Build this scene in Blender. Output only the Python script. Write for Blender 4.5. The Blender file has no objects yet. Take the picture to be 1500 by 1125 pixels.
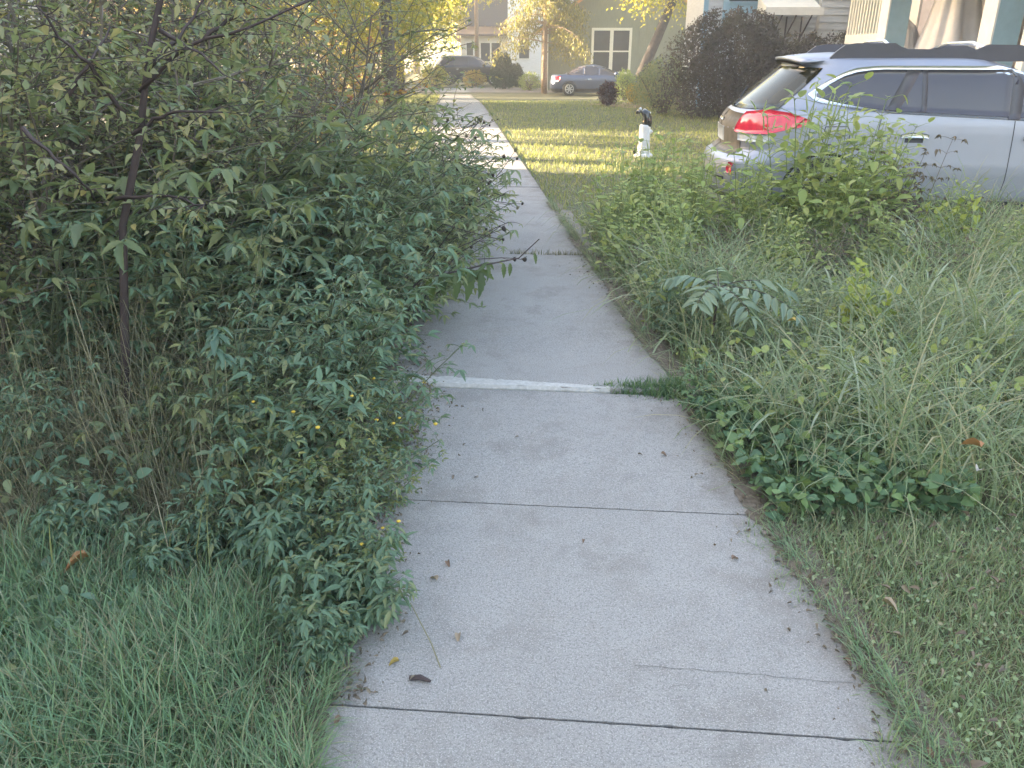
import bpy, bmesh, math, random
import numpy as np
from mathutils import Vector, Matrix
PI = math.pi
rng = np.random.default_rng(7)
random.seed(7)
scene = bpy.context.scene
COL = scene.collection

# ------------------------------------------------------------------ camera
CAM_H, PITCH = 1.6, math.radians(22.95)
cam = bpy.data.cameras.new("camera"); camo = bpy.data.objects.new("camera", cam); COL.objects.link(camo)
camo.location = (0, 0, CAM_H); camo.rotation_euler = (PI/2 - PITCH, 0, 0)
cam.sensor_width = 36; cam.lens = 1150/1500*36; cam.clip_end = 800; cam.clip_start = 0.05
scene.camera = camo

# ------------------------------------------------------------------ measured layout
def gz(y):                                   # ground profile along the street
    t = np.clip((np.asarray(y, float) - 25)/16, 0, 1)
    return -0.34*t*t*(3-2*t)
def xr(y): return 1.11 - .0763*np.asarray(y, float)     # right edge of the sidewalk
def xl(y): return -.385 - .0763*np.asarray(y, float)    # left edge

# ------------------------------------------------------------------ object helpers
def tag(o, label=None, cat=None, group=None, kind=None):
    if label: o['label'] = label
    if cat: o['category'] = cat
    if group: o['group'] = group
    if kind: o['kind'] = kind
    return o
def thing(name, label, cat, loc=(0, 0, 0), rz=0, group=None):
    o = bpy.data.objects.new(name, None); COL.objects.link(o)
    o.location = loc; o.rotation_euler = (0, 0, rz); o.empty_display_size = .1
    return tag(o, label, cat, group)
def link(name, me, mats, parent=None):
    o = bpy.data.objects.new(name, me); COL.objects.link(o)
    if mats is not None:
        for m in (mats if isinstance(mats, (list, tuple)) else [mats]): me.materials.append(m)
    if parent: o.parent = parent
    return o
def copy_tree(o, parent=None):
    c = o.copy(); COL.objects.link(c)
    if parent: c.parent = parent
    for ch in list(o.children): copy_tree(ch, c)
    return c

class MB:                                    # collects geometry for ONE mesh
    def __init__(s): s.v = []; s.f = []; s.n = 0; s.mi = []
    def add(s, v, f, mi=0):
        v = np.asarray(v, float).reshape(-1, 3); s.v.append(v)
        for q in f: s.f.append([i + s.n for i in q]); s.mi.append(mi)
        s.n += len(v); return s
    def box(s, a, b, rot=0, c=None, mi=0):
        x0, y0, z0 = a; x1, y1, z1 = b
        v = np.array([(x, y, z) for z in (z0, z1) for x, y in ((x0, y0), (x1, y0), (x1, y1), (x0, y1))])
        if rot:
            c = np.array(c if c is not None else ((x0+x1)/2, (y0+y1)/2)); d = v[:, :2] - c
            v[:, 0] = c[0] + d[:, 0]*math.cos(rot) - d[:, 1]*math.sin(rot); v[:, 1] = c[1] + d[:, 0]*math.sin(rot) + d[:, 1]*math.cos(rot)
        return s.add(v, [(0, 3, 2, 1), (4, 5, 6, 7), (0, 1, 5, 4), (1, 2, 6, 5), (2, 3, 7, 6), (3, 0, 4, 7)], mi)
    def prism(s, poly, axis_vec, mi=0):      # planar polygon extruded by a vector
        p = np.asarray(poly, float); n = len(p); v = np.vstack([p, p + np.asarray(axis_vec, float)])
        f = [tuple(range(n))[::-1], tuple(range(n, 2*n))] + [(i, (i+1) % n, n + (i+1) % n, n + i) for i in range(n)]
        return s.add(v, f, mi)
    def tube(s, pts, rad, k=6, caps=True, mi=0):
        pts = np.asarray(pts, float); n = len(pts); rad = np.broadcast_to(np.asarray(rad, float), (n,))
        t = np.gradient(pts, axis=0); t /= np.linalg.norm(t, axis=1)[:, None] + 1e-9
        ref = np.array([0, 0, 1.]) if abs(t[0, 2]) < .9 else np.array([1., 0, 0])
        u = np.cross(t, ref); u /= np.linalg.norm(u, axis=1)[:, None] + 1e-9; w = np.cross(t, u)
        a = np.linspace(0, 2*PI, k, endpoint=False)
        v = pts[:, None] + rad[:, None, None]*(np.cos(a)[None, :, None]*u[:, None] + np.sin(a)[None, :, None]*w[:, None])
        f = [(i*k+j, i*k+(j+1) % k, (i+1)*k+(j+1) % k, (i+1)*k+j) for i in range(n-1) for j in range(k)]
        if caps: f += [tuple(range(k))[::-1], tuple(range((n-1)*k, n*k))]
        return s.add(v.reshape(-1, 3), f, mi)
    def lathe(s, prof, c=(0, 0, 0), k=20, axis='z', mi=0):
        a = np.linspace(0, 2*PI, k, endpoint=False); v = []
        for r, z in prof:
            for t in a: v.append((r*math.cos(t), r*math.sin(t), z))
        v = np.array(v)
        if axis == 'y': v = v[:, [0, 2, 1]]*np.array([1, -1, 1])
        n = len(prof); f = [(i*k+j, i*k+(j+1) % k, (i+1)*k+(j+1) % k, (i+1)*k+j) for i in range(n-1) for j in range(k)]
        f += [tuple(range(k))[::-1], tuple(range((n-1)*k, n*k))]
        return s.add(v + np.array(c), f, mi)
    def build(s, name, mats, parent=None, smooth=False, loc=None):
        me = bpy.data.meshes.new(name)
        if s.v: me.from_pydata(np.vstack(s.v).tolist(), [], s.f)
        if any(s.mi): me.polygons.foreach_set('material_index', s.mi)
        if smooth: me.polygons.foreach_set('use_smooth', [True]*len(me.polygons))
        me.update(); o = link(name, me, mats, parent)
        if loc: o.location = loc
        return o

def fast_mesh(name, verts, faces, smooth=False):     # verts (N,3); faces: list of (F,k) arrays
    me = bpy.data.meshes.new(name); verts = np.ascontiguousarray(verts, np.float32)
    me.vertices.add(len(verts)); me.vertices.foreach_set('co', verts.ravel())
    loops = np.concatenate([f.ravel() for f in faces]).astype(np.int32)
    tot = np.concatenate([np.full(len(f), f.shape[1], np.int32) for f in faces])
    st = np.concatenate([[0], np.cumsum(tot)[:-1]]).astype(np.int32)
    me.loops.add(len(loops)); me.loops.foreach_set('vertex_index', loops)
    me.polygons.add(len(tot)); me.polygons.foreach_set('loop_start', st)
    if smooth: me.polygons.foreach_set('use_smooth', np.ones(len(tot), bool))
    me.update(calc_edges=True); return me

# ------------------------------------------------------------------ leaves, blades, stems (vectorised)
def _tpl(stations, fold=.25, droop=.25):
    v = [(0, 0, 0)]; q = []; t = []
    for y, w in stations:
        z = -droop*y*y
        v += [(-w*.5, y, z + fold*w*.5), (0, y, z), (w*.5, y, z + fold*w*.5)]
    v.append((0, 1, -droop)); n = len(stations); tip = len(v)-1
    t += [(0, 2, 1), (0, 3, 2), (tip, 1+3*(n-1), 2+3*(n-1)), (tip, 2+3*(n-1), 3+3*(n-1))]
    for i in range(n-1):
        a = 1+3*i; b = a+3; q += [(a, a+1, b+1, b), (a+1, a+2, b+2, b+1)]
    return np.array(v, float), np.array(t), np.array(q).reshape(-1, 4)
T_LANCE = _tpl([(.18, .7), (.42, 1), (.72, .6)])
T_OVATE = _tpl([(.15, .8), (.4, 1), (.75, .7)], .2, .18)
T_HEART = _tpl([(-.08, .7), (.12, 1.05), (.45, .95), (.78, .5)], .22, .2)
T_SERR = _tpl([(.1, .45), (.2, .72), (.24, .6), (.36, 1), (.41, .8), (.54, .92), (.59, .68), (.72, .68), (.77, .44), (.88, .32)], .28, .3)
T_LOW = (np.array([(0, 0, 0), (-.5, .45, .12), (0, 1, -.12), (.5, .45, .12)], float), np.array([(0, 2, 1), (0, 3, 2)]), np.zeros((0, 4), int))
T_CURL = _tpl([(.12, .75), (.4, 1), (.7, .7)], .7, .5)
def norm(a): return a/(np.linalg.norm(a, axis=-1, keepdims=True) + 1e-9)
class Leaves:
    def __init__(s): s.p = []; s.d = []; s.n = []; s.L = []; s.W = []
    def add(s, p, d, n, L, W):
        p = np.atleast_2d(p); N = len(p)
        s.p.append(p); s.d.append(np.broadcast_to(d, (N, 3))); s.n.append(np.broadcast_to(n, (N, 3)))
        s.L.append(np.broadcast_to(L, (N,))); s.W.append(np.broadcast_to(W, (N,)))
    def arrays(s, tpl):
        p = np.vstack(s.p); d = norm(np.vstack(s.d)); n = np.vstack(s.n); L = np.concatenate(s.L); W = np.concatenate(s.W)
        x = norm(np.cross(d, n) + 1e-6); z = np.cross(x, d); tv, tt, tq = tpl
        v = p[:, None] + (tv[:, 0]*W[:, None])[..., None]*x[:, None] + (tv[:, 1]*L[:, None])[..., None]*d[:, None] + (tv[:, 2]*L[:, None]*np.where(tv[:, 1] > 0, 1, 1))[..., None]*z[:, None]
        N, k = len(p), len(tv); off = (np.arange(N)*k)[:, None, None]
        fs = [(tt[None] + off).reshape(-1, 3)]
        if len(tq): fs.append((tq[None] + off).reshape(-1, 4))
        return v.reshape(-1, 3), fs
    def mesh(s, name, tpl): v, f = s.arrays(tpl); return fast_mesh(name, v, f)
def blades_mesh(name, p, L, W, lean, curv, az, seg=3, twist=0.3):
    N = len(p); ang = lean; pts = [p.copy()]; cur = p.copy(); dirs = []
    h = np.stack([np.cos(az), np.sin(az), np.zeros(N)], 1)
    for i in range(seg):
        d = h*np.sin(ang)[:, None] + np.array([0, 0, 1.])*np.cos(ang)[:, None]
        cur = cur + d*(L/seg)[:, None]; pts.append(cur.copy()); ang = ang + curv/seg
    az2 = az + PI/2 + rng.uniform(-twist, twist, N)*PI
    sd = np.stack([np.cos(az2), np.sin(az2), np.zeros(N)], 1); V = []
    for i in range(seg):
        w = W*(1 - .25*i/seg if i < 2 else .62); V += [pts[i] - sd*w[:, None]*.5, pts[i] + sd*w[:, None]*.5]
    V.append(pts[seg]); k = 2*seg+1; v = np.stack(V, 1).reshape(-1, 3); off = (np.arange(N)*k)[:, None, None]
    q = np.array([(2*i, 2*i+1, 2*i+3, 2*i+2) for i in range(seg-1)]); t = np.array([(2*seg-2, 2*seg-1, 2*seg)])
    return fast_mesh(name, v, [(q[None]+off).reshape(-1, 4), (t[None]+off).reshape(-1, 3)])
class Stems:
    def __init__(s): s.mb = MB()
    def add(s, pts, r0, r1, k=4): pts = np.asarray(pts); s.mb.tube(pts, np.linspace(r0, r1, len(pts)), k, False)
def rand_dirs(N, zmin=-1, zmax=1):
    z = rng.uniform(zmin, zmax, N); a = rng.uniform(0, 2*PI, N); r = np.sqrt(1-z*z); return np.stack([r*np.cos(a), r*np.sin(a), z], 1)
def curve(p0, d0, L, n=6, bend=(0, 0, 0), wob=.08):
    p = np.array(p0, float); d = np.array(d0, float); d /= np.linalg.norm(d); out = [p.copy()]
    for i in range(n):
        d = d + np.array(bend)/n + rng.normal(0, wob, 3)/math.sqrt(n); d /= np.linalg.norm(d); p = p + d*L/n; out.append(p.copy())
    return np.array(out)

# ------------------------------------------------------------------ materials
def new_mat(name):
    m = bpy.data.materials.new(name); m.use_nodes = True; nt = m.node_tree; b = nt.nodes['Principled BSDF']; return m, nt, b
def ramp(nt, fac, cols):
    r = nt.nodes.new('ShaderNodeValToRGB'); nt.links.new(fac, r.inputs[0]); e = r.color_ramp.elements
    while len(e) < len(cols): e.new(.5)
    for i, (pos, c) in enumerate(cols): e[i].position = pos; e[i].color = (*c, 1)
    return r.outputs[0]
def noise(nt, scale, detail=6, rough=.6, coord='Object', stretch=None):
    tc = nt.nodes.new('ShaderNodeTexCoord'); n = nt.nodes.new('ShaderNodeTexNoise')
    n.inputs['Scale'].default_value = scale; n.inputs['Detail'].default_value = detail; n.inputs['Roughness'].default_value = rough
    src = tc.outputs[coord]
    if stretch:
        mp = nt.nodes.new('ShaderNodeMapping'); mp.inputs['Scale'].default_value = stretch; nt.links.new(src, mp.inputs[0]); src = mp.outputs[0]
    nt.links.new(src, n.inputs['Vector']); return n.outputs['Fac']
def mixc(nt, fac, a, b, mode='MIX'):
    x = nt.nodes.new('ShaderNodeMix'); x.data_type = 'RGBA'; x.blend_type = mode
    for s, v in ((0, fac), (6, a), (7, b)):
        if isinstance(v, (float, int)): x.inputs[s].default_value = v
        elif isinstance(v, tuple): x.inputs[s].default_value = (*v, 1)
        else: nt.links.new(v, x.inputs[s])
    return x.outputs[2]
def bump(nt, b, h, strength=.3, dist=.01):
    n = nt.nodes.new('ShaderNodeBump'); n.inputs['Strength'].default_value = strength; n.inputs['Distance'].default_value = dist
    nt.links.new(h, n.inputs['Height']); nt.links.new(n.outputs[0], b.inputs['Normal'])
def plain(name, c, rough=.6, metal=0., var=.15, scale=6, coat=0., spec=.5):
    m, nt, b = new_mat(name); f = noise(nt, scale)
    nt.links.new(ramp(nt, f, [(.3, tuple(x*(1-var) for x in c)), (.7, tuple(min(1, x*(1+var)) for x in c))]), b.inputs['Base Color'])
    b.inputs['Roughness'].default_value = rough; b.inputs['Metallic'].default_value = metal; b.inputs['Coat Weight'].default_value = coat
    b.inputs['Specular IOR Level'].default_value = spec
    return m
def leafmat(name, cols, trans=.3, rough=.5, spec=.4, gain=1.):
    cols = [tuple(min(.8, x*gain) for x in c) for c in cols]
    m, nt, b = new_mat(name); g = nt.nodes.new('ShaderNodeNewGeometry')
    n = len(cols); c = ramp(nt, g.outputs['Random Per Island'], [(i/(n-1), cc) for i, cc in enumerate(cols)])
    nt.links.new(c, b.inputs['Base Color']); b.inputs['Roughness'].default_value = rough; b.inputs['Specular IOR Level'].default_value = spec
    t = nt.nodes.new('ShaderNodeBsdfTranslucent'); nt.links.new(mixc(nt, .35, c, (.35, .4, .05)), t.inputs[0])
    mx = nt.nodes.new('ShaderNodeMixShader'); mx.inputs[0].default_value = trans
    nt.links.new(b.outputs[0], mx.inputs[1]); nt.links.new(t.outputs[0], mx.inputs[2]); nt.links.new(mx.outputs[0], nt.nodes['Material Output'].inputs[0])
    return m
M = {}
M['weed'] = leafmat('weed leaf', [(.05, .085, .06), (.07, .12, .078), (.092, .148, .092), (.066, .115, .08), (.15, .16, .075)], .3, .42, .4, 1.75)
M['leanweed'] = leafmat('olive weed leaf', [(.1, .14, .085), (.13, .175, .095), (.16, .2, .11), (.2, .21, .09), (.11, .15, .1)], .42, .45, gain=1.45)
M['weed_yel'] = leafmat('yellowing weed leaf', [(.08, .13, .06), (.13, .17, .06), (.2, .2, .07), (.1, .15, .08), (.17, .15, .08)], .3, gain=1.4)
M['airy'] = leafmat('shrub leaf', [(.09, .115, .065), (.115, .14, .08), (.15, .16, .08), (.135, .15, .1), (.2, .17, .08), (.13, .14, .09)], .45, gain=2.1)
M['lime'] = leafmat('lime leaf', [(.15, .2, .075), (.21, .26, .09), (.18, .23, .08), (.29, .3, .11), (.17, .21, .11)], .42, gain=1.75)
M['limebright'] = leafmat('bright lime leaf', [(.27, .35, .07), (.33, .4, .08), (.4, .42, .1)], .35)
M['lawn'] = leafmat('lawn blade', [(.075, .135, .08), (.1, .175, .1), (.13, .2, .1), (.1, .15, .095), (.2, .2, .13)], .32, gain=1.85)
M['lawn_r'] = leafmat('short lawn blade', [(.115, .16, .09), (.15, .205, .115), (.18, .23, .12), (.13, .18, .105), (.25, .225, .15)], .32, gain=1.8)
M['lawn_far'] = leafmat('far lawn blade', [(.15, .18, .06), (.2, .23, .07), (.26, .27, .09), (.34, .31, .13)], .35, gain=1.35)
M['tall'] = leafmat('tall grass blade', [(.11, .16, .085), (.15, .2, .11), (.19, .24, .13), (.13, .18, .1), (.3, .27, .17), (.17, .21, .13)], .35, gain=1.5)
M['palegrass'] = leafmat('pale broad grass', [(.2, .25, .17), (.26, .31, .21), (.3, .34, .24), (.22, .28, .16)], .3, .35, .6, 1.25)
M['dry'] = leafmat('dry grass stalk', [(.14, .13, .08), (.22, .2, .13), (.34, .3, .2), (.12, .14, .08), (.17, .14, .1)], .2, gain=1.05)
M['ivy'] = leafmat('ground cover leaf', [(.05, .11, .06), (.08, .15, .08), (.11, .19, .1), (.15, .22, .07)], .25, .45, .4, 1.3)
M['sumac'] = leafmat('pinnate leaf', [(.14, .2, .15), (.18, .24, .17), (.22, .28, .19)], .25, .38, gain=1.25)
M['litter'] = leafmat('leaf litter', [(.12, .095, .075), (.18, .14, .11), (.24, .19, .145), (.15, .12, .095), (.28, .235, .18)], .1, .7)
M['yellowtree'] = leafmat('yellow autumn leaf', [(.3, .32, .04), (.5, .44, .05), (.6, .5, .06), (.25, .3, .05), (.55, .38, .06)], .5)
M['greentree'] = leafmat('green tree leaf', [(.1, .14, .05), (.16, .2, .06), (.22, .24, .07), (.12, .16, .06)], .45)
M['browntree'] = leafmat('brown drooping foliage', [(.16, .13, .07), (.22, .18, .08), (.3, .26, .09), (.14, .14, .07), (.45, .38, .08)], .4)
M['darkshrub'] = leafmat('dark purple shrub leaf', [(.11, .088, .09), (.145, .117, .113), (.18, .15, .135), (.13, .12, .1)], .2, .95, .05)
M['cedar'] = leafmat('cedar leaf', [(.03, .055, .03), (.045, .075, .04), (.06, .09, .045)], .15)
M['burgundy'] = leafmat('burgundy leaf', [(.07, .02, .03), (.1, .03, .04)], .2)
M['golden'] = leafmat('golden leaf', [(.5, .33, .06), (.6, .42, .1), (.45, .36, .08)], .35)
M['redleaf'] = leafmat('autumn red leaf', [(.4, .1, .07), (.5, .25, .08), (.55, .4, .1), (.3, .25, .08)], .35)
M['stem'] = plain('green stem', (.09, .11, .06), .6)
M['stem_dark'] = plain('purple brown stem', (.055, .038, .04), .6)
M['twig'] = plain('grey twig', (.15, .125, .105), .75)
M['bark_dark'] = plain('dark bark', (.05, .042, .04), .95, var=.4, scale=9)
M['bark'] = plain('bark', (.1, .08, .068), .9, var=.4, scale=9)
M['seed'] = plain('seed head', (.03, .022, .018), .8)
M['flower'] = plain('yellow blossom', (.6, .42, .05), .6)
M['lime_stem'] = plain('lime stem', (.2, .25, .09), .6)

def ground_mat():
    m, nt, b = new_mat('earth and thin grass')
    a = noise(nt, .6, 5); c = noise(nt, 9, 8, .7); c2 = noise(nt, 60, 4)
    col = mixc(nt, a, (.09, .11, .05), (.15, .15, .075)); col = mixc(nt, ramp(nt, c, [(.42, (0, 0, 0)), (.62, (1, 1, 1))]), col, (.12, .095, .065))
    col = mixc(nt, ramp(nt, c2, [(.45, (0, 0, 0)), (.7, (.6, .6, .6))]), col, (.07, .09, .04)); nt.links.new(col, b.inputs['Base Color'])
    b.inputs['Roughness'].default_value = .95; bump(nt, b, c, .6, .03); return m
def concrete(name, c1, c2, stain, edges=False):
    m, nt, b = new_mat(name)
    big = noise(nt, 1.1, 5, .6); mid = noise(nt, 7, 8, .7); fine = noise(nt, 130, 4, .75); agg = noise(nt, 260, 2, .5)
    col = mixc(nt, ramp(nt, big, [(.35, (0, 0, 0)), (.65, (1, 1, 1))]), c1, c2)
    col = mixc(nt, ramp(nt, mid, [(.5, (0, 0, 0)), (.78, (.7, .7, .7))]), col, stain)
    blot = noise(nt, 2.6, 9, .72); col = mixc(nt, ramp(nt, blot, [(.52, (0, 0, 0)), (.6, (.4, .4, .4)), (.74, (.75, .75, .75))]), col, tuple(x*.74 for x in stain))
    pale = noise(nt, 1.7, 7, .65, stretch=(1, 1.6, 1)); col = mixc(nt, ramp(nt, pale, [(.56, (0, 0, 0)), (.72, (.6, .6, .6))]), col, tuple(min(.6, x*1.16) for x in c1))
    col = mixc(nt, ramp(nt, fine, [(.38, (1, 1, 1)), (.5, (0, 0, 0))]), col, tuple(x*.62 for x in c1))
    col = mixc(nt, ramp(nt, agg, [(.56, (0, 0, 0)), (.68, (1, 1, 1))]), col, tuple(min(.75, x*1.35) for x in c1))
    if edges:                                  # soil washed over the two sidewalk edges, with a ragged noisy border
        tc = nt.nodes.new('ShaderNodeTexCoord'); sx = nt.nodes.new('ShaderNodeSeparateXYZ'); nt.links.new(tc.outputs['Object'], sx.inputs[0])
        def mth(op, a, b_):
            n = nt.nodes.new('ShaderNodeMath'); n.operation = op
            for i, q in enumerate((a, b_)):
                if isinstance(q, (int, float)): n.inputs[i].default_value = q
                else: nt.links.new(q, n.inputs[i])
            return n.outputs[0]
        d = mth('ADD', sx.outputs['X'], mth('MULTIPLY', sx.outputs['Y'], .0763)); d = mth('ABSOLUTE', mth('SUBTRACT', d, .3625), 0); d = mth('ADD', d, mth('MULTIPLY', mth('SUBTRACT', mid, .5), .55))
        col = mixc(nt, ramp(nt, d, [(.6, (0, 0, 0)), (.84, (.75, .75, .75))]), col, (.18, .155, .135))
    nt.links.new(col, b.inputs['Base Color']); b.inputs['Roughness'].default_value = .9; bump(nt, b, fine, .6, .006); return m
M['ground'] = ground_mat()
M['concrete'] = concrete('sidewalk concrete', (.35, .338, .332), (.305, .293, .288), (.245, .22, .2), True)
M['edgecon'] = plain('ground down concrete', (.47, .46, .45), .85, var=.18, scale=55)
M['joint'] = plain('joint dirt', (.085, .08, .07), .95, var=.4, scale=60)
M['asphalt'] = concrete('asphalt', (.1, .1, .1), (.13, .125, .12), (.17, .15, .13))
M['gravel'] = concrete('driveway gravel', (.2, .19, .18), (.27, .25, .23), (.14, .12, .1))
M['mulch'] = plain('mulch', (.22, .14, .1), .95, var=.5, scale=30)
M['paint_silver'] = plain('silver blue car paint', (.35, .37, .455), .42, .5, .03, 3, .3)
M['paint_blue'] = plain('grey blue car paint', (.06, .08, .155), .3, .4, .03, 3, .8)
M['paint_dark'] = plain('dark car paint', (.03, .035, .05), .3, .3, .03, 3, .8)
M['shade_painted'] = plain('shade painted bodywork', (.2, .17, .14), .55, .15, .25, 12)  # shade and brown reflection on the tailgate, put into the colour
M['glass'] = plain('tinted glass', (.055, .05, .068), .1, 0, .05, 2, 0, .8)
M['rear_glass'] = plain('olive reflection rear glass', (.032, .03, .018), .12, 0, .1, 2, 0, .5)  # yellowish reflection in the rear window, put into the glass colour
M['chrome'] = plain('chrome', (.78, .8, .84), .22, .85, .02)
M['blackplastic'] = plain('grey plastic rail', (.075, .07, .085), .5, 0, .1)
M['black'] = plain('black rubber', (.02, .02, .022), .7)
M['rim'] = plain('alloy rim', (.5, .5, .52), .35, .8)
M['seam'] = plain('panel gap', (.05, .05, .06), .7)
M['plate'] = plain('licence plate', (.62, .64, .68), .5, 0, .12, 25)
M['white_gloss'] = plain('white gloss', (.8, .8, .82), .3)
M['black_gloss'] = plain('black gloss', (.02, .02, .022), .12, 0, .1, 5, .8)
def lampmat(name, c):
    m, nt, b = new_mat(name); w = nt.nodes.new('ShaderNodeTexWave'); w.inputs['Scale'].default_value = 5; w.inputs['Distortion'].default_value = .4
    tc = nt.nodes.new('ShaderNodeTexCoord'); nt.links.new(tc.outputs['Object'], w.inputs['Vector'])
    nt.links.new(ramp(nt, w.outputs['Fac'], [(.2, tuple(x*.9 for x in c)), (.8, c)]), b.inputs['Base Color']); b.inputs['Roughness'].default_value = .12; b.inputs['Coat Weight'].default_value = 1
    return m
M['redlamp'] = lampmat('red lamp lens', (.8, .035, .075)); M['clearlamp'] = lampmat('clear lamp lens', (.75, .76, .8))
def siding(name, c, per=.14, vertical=False):
    m, nt, b = new_mat(name); f = noise(nt, 3, 6, stretch=(1, 1, 6) if not vertical else (6, 6, 1))
    nt.links.new(ramp(nt, f, [(.3, tuple(x*.9 for x in c)), (.7, tuple(min(.85, x*1.07) for x in c))]), b.inputs['Base Color']); b.inputs['Roughness'].default_value = .7; return m
M['sage'] = siding('sage painted boards', (.23, .24, .185), vertical=True)
M['white_sid'] = siding('white siding', (.72, .74, .78)); M['cream'] = siding('cream siding', (.62, .59, .53)); M['palesid'] = siding('pale grey clapboard', (.5, .5, .49))
M['trim'] = plain('cream trim', (.7, .68, .6), .6, var=.06); M['white_trim'] = plain('white trim', (.72, .72, .7), .6, var=.07)
M['teal'] = plain('teal trim paint', (.27, .4, .47), .6, var=.08); M['orange'] = plain('orange soffit', (.5, .27, .13), .7)
M['slate'] = plain('slate shingles', (.12, .13, .18), .8, var=.25, scale=20); M['redroof'] = plain('brown red shingles', (.15, .11, .1), .85, var=.25, scale=20)
M['winglass'] = plain('window glass', (.05, .055, .06), .08, 0, .2, 2)
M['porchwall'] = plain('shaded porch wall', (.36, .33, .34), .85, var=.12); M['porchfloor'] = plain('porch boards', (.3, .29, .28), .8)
M['sheet'] = plain('white sheet', (.62, .6, .62), .85, var=.06); M['pole'] = plain('weathered pole wood', (.3, .22, .16), .9, var=.25, scale=15)
M['brick'] = plain('brown brick', (.3, .18, .14), .9, var=.3, scale=14)

# ------------------------------------------------------------------ SETTING: ground, sidewalk, street
ys = np.concatenate([np.linspace(-60, 24, 5), np.linspace(25, 42, 18), [60, 90, 140, 260]])
xs = np.linspace(-220, 220, 9)
V = np.array([(x, y, float(gz(y))) for y in ys for x in xs]); nx = len(xs)
F = np.array([(j*nx+i, j*nx+i+1, (j+1)*nx+i+1, (j+1)*nx+i) for j in range(len(ys)-1) for i in range(nx-1)])
tag(link('ground', fast_mesh('ground', V, [F], True), M['ground']), 'bare earth and thin grass under everything', 'ground', kind='structure')

JSK = -.085                                    # slant of the joints
joints = [.2, 1.50, 2.53, 3.63, 5.05, 6.5, 8.55, 10.1, 11.7, 13.3, 14.9, 16.5, 18.1, 19.8, 21.4, 23., 24.6, 26.2, 27.8, 29.4, 31., 32.6, 34.2, 35.8, 37.4, 39, 40.6]
sw = MB(); under = MB()
def swrow(y0, off):      # the two end points of a slanted joint
    out = []
    for ex in (xl, xr):
        y = y0
        for _ in range(4): y = y0 + JSK*(float(ex(y)) - float(xl(y0) + .75))
        out.append((float(ex(y)), y))
    return out
for i in range(len(joints)-1):
    y0, y1 = joints[i], joints[i+1]; raised = {3: .017, 4: .008, 7: .006}.get(i, 0.) ; tilt = {2: -.004, 3: -.006}.get(i, 0.)
    z0, z1 = .03 + raised, .03 + raised + tilt
    if i == 3: y0 += .012
    nxs = 8
    a = swrow(y0 + .0028, 0); b = swrow(y1 - .0028, 0)
    wid = {5: .16}.get(i, 0.)
    P4 = [(a[0][0], a[0][1], z0 + float(gz(y0))), (a[1][0] + wid, a[1][1], z0 + float(gz(y0))), (b[1][0] + wid, b[1][1], z1 + float(gz(y1))), (b[0][0], b[0][1], z1 + float(gz(y1)))]
    ns = 60 if i < 6 else 12; jr = random.Random(90 + i)
    def jedge(p, q, sgn):
        o = []
        for k in range(ns+1):
            t = k/ns; e = (abs(jr.gauss(0, .0009)) + (jr.uniform(.002, .005) if jr.random() < .05 else 0)) if 0 < k < ns else .003
            o.append((p[0] + (q[0]-p[0])*t, p[1] + (q[1]-p[1])*t + sgn*e, p[2] + (q[2]-p[2])*t))
        return o
    E0 = jedge(P4[0], P4[1], 1); E1 = jedge(P4[3], P4[2], -1); m = ns+1
    sw.add(E0 + E1 + [(x, y, z - .12) for x, y, z in E0], [(k, k+1, m+k+1, m+k) for k in range(ns)] + [(k, 2*m+k, 2*m+k+1, k+1) for k in range(ns)])
    if i == 3:                                 # the ground-down lip of the heaved slab: a worn, uneven sloping strip
        c = swrow(joints[3] - .004, 0); A = np.array((c[0][0] + .06, c[0][1], .031)); B = np.array((c[1][0], c[1][1], .031)); n = 50; lo = []; hi = []
        for k in range(n+1):
            t = k/n; w_ = (.085*(1-t)**.6 + .012)*(1 + jr.gauss(0, .07)) if 0 < k < n else .03; q = A + (B-A)*t*.76
            lo.append(q + (0, abs(jr.gauss(0, .0025)) + .006*t, .0012)); hi.append(np.array((q[0] + (.03 if k == 0 else 0), q[1] + w_ + .012, z0 + .0026)))
        mid_ = [np.array((p[0], p[1] + .010, z0 + .0012)) for p in lo]; m = n+1
        sw.add(lo + mid_ + hi + [p - (0, 0, .1) for p in lo], [(k, k+1, m+k+1, m+k) for k in range(n)] + [(m+k, m+k+1, 2*m+k+1, 2*m+k) for k in range(n)] + [(k, 3*m+k, 3*m+k+1, k+1) for k in range(n)], 1)
for y in np.arange(0, 40, 2.):
    pts = [(float(xl(y)), y, .012 + float(gz(y))), (float(xr(y)), y, .012 + float(gz(y))), (float(xr(y+2)), y+2, .012 + float(gz(y+2))), (float(xl(y+2)), y+2, .012 + float(gz(y+2)))]
    under.add(pts, [(0, 1, 2, 3)])
# a hairline crack across the first slab (slim dirt filled groove)
cr = [(.34, 1.700), (.40, 1.697), (.44, 1.689), (.5, 1.687), (.55, 1.676), (.58, 1.679), (.64, 1.668), (.68, 1.667), (.72, 1.656), (.80, 1.649), (.84, 1.640), (.92, 1.637)]
ck = MB()
for (x0, y0), (x1, y1) in zip(cr[:-1], cr[1:]): ck.add([(x0, y0-.0008, .0325), (x1, y1-.0008, .0325), (x1, y1+.0005, .0325), (x0, y0+.0005, .0325)], [(0, 1, 2, 3)])
under.add(np.vstack(ck.v), ck.f)
tag(sw.build('sidewalk', [M['concrete'], M['edgecon']]), 'pale concrete sidewalk slabs running up the street', 'sidewalk', kind='structure')
tag(under.build('sidewalk_joints', M['joint']), 'dark dirt in the sidewalk joints', 'joint', kind='structure')

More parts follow.
